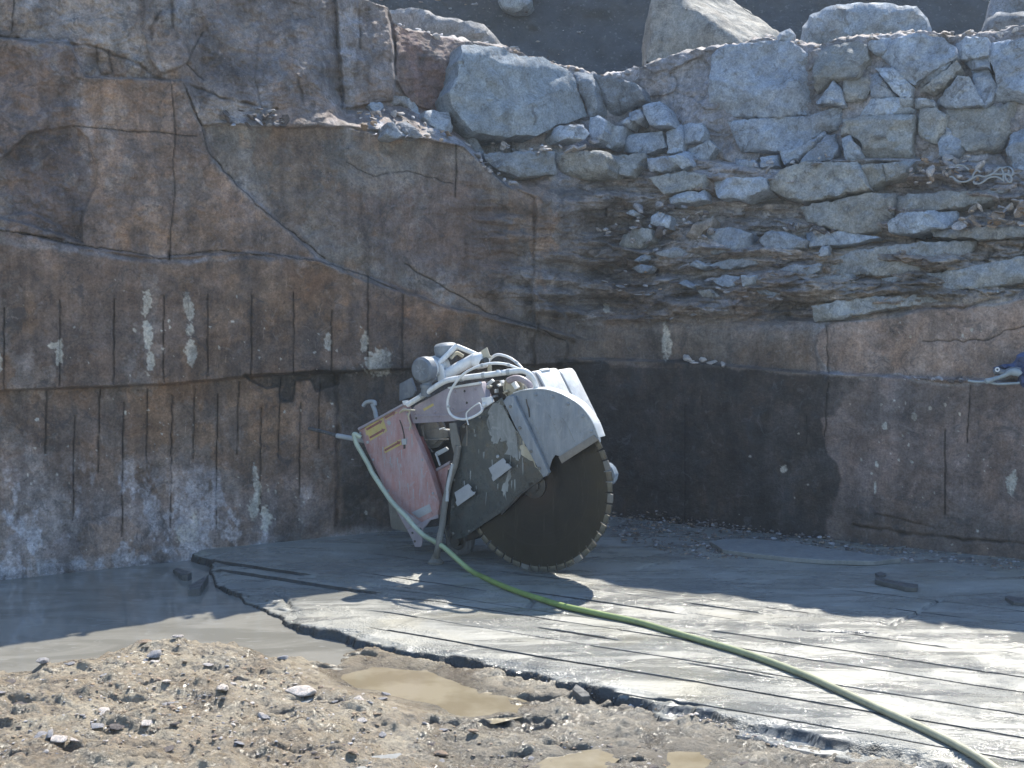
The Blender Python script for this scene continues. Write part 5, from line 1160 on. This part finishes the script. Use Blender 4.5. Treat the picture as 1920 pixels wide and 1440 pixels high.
# engine: air filter, pre-cleaner, bracket, silencer, hood
cap = W(789, 694, .12)
af = lathe("air_filter", cap, -NV, [(.073, .035), (.073, .17), (.080, .175), (.080, .215), (.06, .22)], 'white', None, 40)
cp = lathe("filter_cap", cap, -NV, [(.055, -.002), (.066, -.002), (.072, .004), (.081, .012), (.083, .04), (.083, .062), (.074, .064)], 'dgrey', af, 40)
for k in range(6):
    th = R(60 * k + 20); d1 = math.cos(th) * EV + math.sin(th) * ZV; d2 = -math.sin(th) * EV + math.cos(th) * ZV; o_ = cap + NV * .0045
    V, F = prism(np.array([o_ + d1 * .006, o_ + d1 * .022 + d2 * .007, o_ + d1 * .044, o_ + d1 * .022 - d2 * .007]), .006); part("star_ridge", V, F, 'grey', cp)
lathe("filter_band", cap - NV * .10, -NV, [(.0755, 0), (.077, .002), (.077, .018), (.0755, .02)], 'pale', af, 40)
tube("intake_elbow", [(798, 742, .08), (799, 727, .08), (803, 714, .06), (815, 706, .02)], .031, 'dgrey', seg=18)
lathe("elbow_collar", W(799, 724, .08), ZV, [(.034, -.012), (.037, -.01), (.037, .01), (.034, .012)], 'dgrey', None, 20)
pc = W(837, 664, -.10)
lathe("pre_cleaner", pc, np.array([-.10, .05, 1]), [(.060, -.02), (.073, .0), (.077, .03), (.074, .055), (.060, .068), (.030, .074), (.008, .075)], 'grey', None, 32)
plate("side_plate", zA((1098, 575), (1200, 520), (1245, 640), (1215, 690), (1096, 730)), -.12, .02, 'dgrey', .004)
br = plate("engine_bracket", zA((1405, 420), (1450, 395), (1475, 400), (1490, 470), (1505, 540), (1455, 575), (1430, 520)), .02, .025, 'white', .004)
tube("bracket_bar", [(820, 684, .01), (838, 666, -.03), (856, 648, -.08)], .017, 'white', br, 8, False)
tube("bracket_bar", [(856, 649, -.08), (880, 659, -.12), (906, 671, -.16)], .016, 'white', br, 8, False)
tube("bracket_bar", [(829, 686, .01), (832, 700, .01), (835, 714, .01)], .010, 'white', br, 8, False)
lathe("bolt", W(*zA((1443, 480))[0], .022), NV, [(.015, 0), (.015, .01), (.008, .012)], 'pale', br, 10)
tube("bracket_bar", [(845, 672, -.06), (856, 662, -.10), (868, 668, -.14)], .012, 'tan', br, 8)
tube("silencer", [(832, 706, -.02), (862, 688, -.06), (893, 671, -.10)], .036, 'white', seg=22, sm=False)
lathe("silencer_end", W(897, 677, -.09), EV * .8 + ZV * .2, [(.040, -.03), (.052, -.01), (.052, .045), (.044, .06)], 'white', None, 28)
tube("tail_pipe", [(903, 680, -.06), (912, 676, -.04)], [.020, .021], 'black', seg=18, sm=False)
plate("rain_flap", zB((390, 280), (445, 245), (470, 318), (492, 330), (470, 345), (425, 352), (408, 340)), -.06, .006, 'tan', .001)
plate("support_post", zB((448, 400), (475, 405), (478, 480), (452, 480)), -.10, .02, 'tan', .002)
# belt drive clutter seen between beam and guard
dr = plate("belt_drive", zB((400, 560), (560, 545), (700, 560), (780, 640), (600, 720), (470, 740)), -.10, .04, 'black', .004)
rs2 = random.Random(5)
for q in ((440, 610), (475, 560), (520, 640), (545, 590), (590, 580), (640, 600), (690, 590), (500, 690), (440, 680), (610, 650), (570, 560), (660, 640), (700, 640)):
    a, b = zB(q)[0]; k = rs2.uniform(3, 7); th = rs2.uniform(0, 3.1)
    c_, s_ = math.cos(th), math.sin(th)
    plate("drive_part", [(a + x * c_ * k - y * s_ * k * .55, b + x * s_ * k + y * c_ * k * .55) for x, y in ((-1, -1), (1, -.8), (1.1, 1), (-.9, .8))], rs2.uniform(-.08, .02), rs2.uniform(.015, .05), rs2.choice(['tan', 'white', 'tan', 'pale']), .003, dr)
lathe("drive_pulley", W(*zB((700, 610))[0], -.06), NV, [(.075, 0), (.075, .02), (.066, .024), (.066, .012), (.03, .014), (.025, .03)], 'tan', dr, 28)
tube("belt_cover", [(953, 714, .01), (966, 709, .01), (980, 712, .01), (993, 722, .0), (1002, 738, -.02)], .020, 'lav', dr, 10)
# engine hood in two shells
hood_px = [(962, 745), (975, 718), (986, 703), (996, 696), (1003, 697), (1009, 704), (1022, 730), (1052, 792), (1062, 850), (962, 850)]
hood = plate("engine_hood", hood_px, -.10, .27, 'white', .018)
hp = [(a + 33 * 0, b) for a, b in hood_px]
P2 = np.array([W(a, b, -.10) for a, b in hood_px]) - NV * .275
cen = P2.mean(0); P2 = cen + (P2 - cen) * .95 - ZV * .005 + EV * .015
V, F = prism(P2, .17); part("hood_rear_shell", V, F, 'white', hood, bevel=.02)
Pg = cen + (P2 - cen) * .96; V, F = prism(Pg + NV * .012, .02); part("hood_gasket", V, F, 'dgrey', hood)
lid = np.array([W(1000, 694, -.10), W(1006, 696, -.10), W(1006, 699, -.10), W(1000, 698, -.10)]) - NV * .07; V, F = prism(lid, .10); part("hood_hatch", V, F, 'white', hood, bevel=.002)
plate("hood_seam", [(1003, 697), (1009, 704), (1024, 733), (1020, 735), (1004, 703)], -.092, .02, 'grey', .002, hood)
# body under the hood, wheels
plate("engine_block", [(860, 800), (940, 752), (1035, 770), (1045, 880), (985, 950), (880, 960)], -.12, .36, 'black', .02)
def wheel(c, r, wdt):
    h = lathe("wheel", c, NV, [(r * .86, 0), (r, wdt * .15), (r, wdt * .85), (r * .86, wdt)], 'rubber', None, 32)
    lathe("rim", c, NV, [(r * .55, -.004), (r * .6, 0), (r * .6, wdt + .002), (r * .5, wdt + .006), (.03, wdt + .0), (.03, wdt + .03)], 'black', h, 24)
for q, r in (((868, 1020, -.16), .10), ((868, 1020, -.46), .10), ((985, 1010, -.36), .10)):
    c = W(*q); c[2] = r + .004; wheel(c, r, .06)
plate("axle_bar", [(862, 1006), (905, 985), (915, 1000), (872, 1018)], -.10, .34, 'black', .006)
# glassy splash flap peeping out behind the blade
s = NT("scuffed_clear_plastic"); s.b.inputs["Transmission Weight"].default_value = .6; MT['clear'] = s.done((.45, .52, .60), .25)
fl = [W(1128, 866, -.08), W(1140, 870, -.08), W(1148, 878, -.08), W(1153, 890, -.08), W(1152, 900, -.08), W(1146, 909, -.08), W(1128, 912, -.08)]
V, F = prism(np.array(fl), .05); part("splash_flap", V, F, 'clear', bevel=.006)
# handles
tube("handle", [(632, 817, -.02), (655, 821, -.02), (690, 828, -.02)], .017, 'pale', sm=False)
h1 = tube("handle", [(568, 801, -.02), (600, 808, -.02), (636, 818, -.02)], .012, 'rubber', sm=False)
tube("grip", [(547, 798, -.02), (556, 798, -.02), (574, 803, -.02)], [.010] + [.017] * 11 + [.014], 'pale', h1)
h2 = tube("handle", [(706, 784, -.22), (703, 770, -.22), (698, 757, -.22)], .015, 'pale', sm=False)
tube("grip", [(681, 761, -.22), (686, 755, -.22), (694, 753, -.22), (702, 754, -.22), (703, 760, -.22)], .014, 'pale', h2)

# green water hose from the saw across the slab
hp = [W(676, 820, .055), W(664, 814, .075), W(667, 826, .075), W(676, 846, .075), W(692, 874, .075), W(712, 907, .08), W(736, 942, .10), W(764, 972, .12), W(792, 1002, .14)]
for u, v in ((880, 1068), (920, 1088), (960, 1105), (1010, 1122), (1060, 1137), (1130, 1152), (1200, 1167), (1300, 1196), (1400, 1225), (1500, 1262), (1600, 1306), (1700, 1352), (1780, 1390), (1850, 1430), (1900, 1465), (2000, 1530)): hp.append(gz(u, v, .017))
hp.insert(9, (hp[8] * .55 + hp[9] * .45) + ZV * .02)
HP = spline(np.array(hp), 8)
wob_ = np.arange(len(HP)) / 9.
HP[:, 0] += .003 * fbm(wob_, wob_ * 0, oct=3, seed=131); HP[:, 1] += .005 * fbm(wob_, wob_ * 0 + 4, oct=3, seed=132)
V, F = tube_geo(HP, .0155 + .002 * np.linspace(0, 1, len(HP)), 12)
k = np.repeat(np.linspace(0, 1, len(HP)), 12)
tc = np.stack([np.interp(k, [0, .30, .42, .56, .66, .80, 1], a) for a in ([.36, .36, .19, .18, .21, .28, .33], [.41, .41, .26, .25, .25, .28, .32], [.33, .33, .075, .07, .12, .19, .24])], 1)
s = NT("dusty_green_rubber"); at_ = s.n("ShaderNodeAttribute", attribute_name="tint").outputs["Color"]; p = s.pos()
c = s.scale(at_, s.map(s.noise(p, 9, 6, .7), .3, .7, .75, 1.2)); c = s.mix(s.map(s.noise(p, 34, 6, .7), .58, .68, 0, .6), c, (.13, .12, .085))
HM = s.done(c, .45, s.bump(s.noise(p, 80, 4, .6), .2, .003))
obj("water_hose", mesh_from("water_hose", V, F, HM, tc, sharp=60), None, "long green hose running from the saw across the slab to the bottom right", "hose")
# tangled rope on the right face
rope_px = [[(700, 450), (760, 460), (830, 520), (900, 535), (1000, 520), (1100, 460), (1180, 430), (1260, 450), (1340, 430), (1400, 405), (1500, 410), (1580, 405), (1570, 360), (1540, 300), (1500, 320), (1420, 390), (1350, 440)], [(1100, 520), (1110, 560), (1200, 560), (1270, 520), (1340, 470), (1450, 450), (1540, 480), (1590, 520), (1580, 460), (1600, 410), (1680, 430), (1720, 480), (1700, 540), (1640, 510), (1610, 430), (1660, 400), (1670, 340)], [(1490, 330), (1500, 290), (1560, 310), (1640, 290), (1710, 310), (1740, 370), (1720, 430), (1660, 410), (1600, 400)], [(800, 290), (830, 260), (900, 260), (960, 290), (1020, 340)], [(1070, 470), (1110, 380), (1160, 350), (1210, 380)]]
V_, F_ = [], []; b = 0
for l in rope_px:
    P = wall_pt(np.array([1700 + q[0] / 8.73 for q in l]), np.array([280 + q[1] / 8.73 for q in l]), .27); V, F = tube_geo(spline(P, 5), .0068, 7)
    V_.append(V); F_ += [[i + b for i in f] for f in F]; b += len(V)
s = NT("frayed_rope"); obj("rope", mesh_from("rope", np.concatenate(V_), F_, s.done((.25, .262, .268), .9, s.bump(s.noise(s.pos(), 150, 2), .6, .004))), None, "tangle of whitish rope lying on the stones near the right edge", "rope")
# things left on the cut ledge at the right edge
s = NT("blue_work_cloth"); p = s.pos(); CLOTH = s.done(s.mix(s.map(s.noise(p, 9, 6, .6), .35, .65, 0, 1), (.035, .05, .12), (.085, .12, .24)), .9, s.bump(s.noise(p, 14, 5, .6, .8), .9, .03))
me = block_mesh("work_jacket", [(1862, 690), (1878, 683), (1900, 682), (1906, 668), (1925, 660), (1990, 650), (2010, 720), (1985, 745), (1935, 736), (1918, 730), (1910, 716), (1914, 700), (1890, 690)], .14, .12, 901, (1, 1, 1), rnd=12, mat=CLOTH, step=5, rough=.03, facets=0)
obj("work_jacket", me, None, "blue cloth jacket lying over the cut ledge at the right edge", "jacket")
dm = metal("scuffed_tool_grey", (.25, .29, .31), .5, .4)
dk = metal("tool_dark_grey", (.09, .10, .12), .6, .3)  # darker grey for the tool's handle
tl = bpy.data.objects.new("hand_tool", None); COL.objects.link(tl); tl.location = wall_pt(1880, 716, .1)
tl["label"] = "grey hand tool with a white ring, lying beside the blue jacket on the cut ledge"; tl["category"] = "hand tool"; tl["group"] = "things left on the cut ledge"
def tpart(name, V, F, m): return obj(name, mesh_from(name, np.asarray(V) - np.array(tl.location), F, m, sharp=50), tl)
P = spline(wall_pt(np.array([1847., 1853, 1872, 1884, 1896, 1908, 1913]), np.array([715., 714, 708, 704, 698, 699, 703]), .17), 4)
tpart("barrel", *tube_geo(P, np.interp(np.linspace(0, 1, len(P)), [0, .1, .35, .55, .75, 1], [.014, .019, .012, .014, .026, .02]), 12), dm)
P = spline(wall_pt(np.array([1864., 1872, 1884, 1900, 1914]), np.array([698., 696, 700, 694, 694]), .14), 4)
tpart("handle", *tube_geo(P, np.interp(np.linspace(0, 1, len(P)), [0, .3, .6, 1], [.02, .022, .025, .016]), 10), dk)
a = np.linspace(0, 2 * math.pi, 25); P = wall_pt(1870 + 3.4 * np.cos(a), 693 + 3.4 * np.sin(a), .19)
tpart("ring", *tube_geo(P, .0045, 8), MT['white'])
P = spline(wall_pt(np.array([1815., 1830, 1850, 1870, 1900, 1912]), np.array([714., 716, 716, 720, 719, 718]), .10), 4)
tpart("bar", *tube_geo(P, .008, 8), dm)

# slate pieces lying on floor, in the pool and in the mud
SL = metal("split_slate", (.065, .066, .068), .45, .5, (.13, .13, .13))
SLP = metal("pale_slate", (.17, .175, .175), .55, .6, (.26, .26, .245))
def slate(px, z0, th, mat, label, tilt=0):
    P = gz([q[0] for q in px], [q[1] for q in px], z0 + th); P[:, 2] += tilt * (P[:, 0] - P[:, 0].mean())
    n = len(P); Q = P.copy(); Q[:, 2] -= th
    V = np.concatenate([P, Q]); F = [list(range(n)), list(range(2 * n - 1, n - 1, -1))] + [[i, i + n, (i + 1) % n + n, (i + 1) % n] for i in range(n)]
    bm = bmesh.new(); vs = [bm.verts.new(q) for q in V]
    for f in F: bm.faces.new([vs[i] for i in f])
    bmesh.ops.recalc_face_normals(bm, faces=bm.faces); bmesh.ops.bevel(bm, geom=list(bm.edges), offset=.003, segments=1, affect='EDGES')
    me = bpy.data.meshes.new("slate_piece"); bm.to_mesh(me); bm.free(); me.materials.append(mat)
    obj("slate_piece", me, None, label, "slate", "loose slate pieces")
slate([(1640, 1086), (1643, 1081), (1690, 1091), (1722, 1095), (1720, 1101), (1698, 1100)], 0, .03, SL, "long dark slate strip lying on the shaded floor under the right wall")
slate([(1884, 1118), (1890, 1116), (1940, 1124), (1940, 1130), (1900, 1128)], 0, .022, SL, "dark slate fragment on the floor at the right edge")
slate([(1640, 1074), (1652, 1071), (1662, 1076), (1648, 1080)], 0, .015, SL, "tiny slate chip behind the long dark slate strip")
slate([(324, 1064), (332, 1061), (360, 1076), (352, 1079), (340, 1078)], WZ - .01, .045, SL, "pointed slate flake poking out of the pool, the one nearer the left wall", .15)
slate([(352, 1104), (356, 1095), (391, 1077), (384, 1090), (375, 1104)], WZ - .02, .065, SL, "slate flake leaning on the slab corner in the pool", .1)
slate([(1330, 1013), (1400, 1009), (1480, 1016), (1560, 1029), (1690, 1046), (1640, 1052), (1560, 1050), (1480, 1045), (1400, 1036), (1355, 1030)], 0, .03, SLP, "long pale slab lying along the foot of the right wall")
slate([(640, 1428), (700, 1417), (752, 1411), (760, 1425), (745, 1436), (690, 1441), (650, 1446)], -.07, .07, SLP, "broken slab piece half sunk in the mud at the bottom edge")
slate([(540, 1312), (560, 1296), (580, 1290), (592, 1312), (570, 1322)], -.06, .06, SLP, "pale slab fragment set in the dark hollow of the mud", .2)
slate([(1073, 1292), (1080, 1281), (1104, 1298), (1106, 1304), (1090, 1306)], -.08, .07, SL, "grey wedge of stone standing at the broken slab edge")
finish_stones()

# thin haze volume added to stand in for the lens flare's soft veil
hz = bpy.data.materials.new("veil_air"); hz.use_nodes = True; n_ = hz.node_tree
n_.nodes.remove(n_.nodes["Principled BSDF"])
pv = n_.nodes.new("ShaderNodeVolumePrincipled"); pv.inputs["Color"].default_value = (.74, .86, 1, 1); pv.inputs["Density"].default_value = .0019; pv.inputs["Anisotropy"].default_value = .35
n_.links.new(pv.outputs[0], n_.nodes["Material Output"].inputs["Volume"])
a0, a1, z0, z1 = -25.0, 25.0, -1.3, 11.0
V = [(x, y, z) for z in (z0, z1) for x, y in ((a0, a0), (a1, a0), (a1, a1), (a0, a1))]
F = [(3, 2, 1, 0), (4, 5, 6, 7), (0, 1, 5, 4), (1, 2, 6, 5), (2, 3, 7, 6), (3, 0, 4, 7)]
obj("haze", mesh_from("haze", V, F, hz, smoothed=False), kind='stuff')
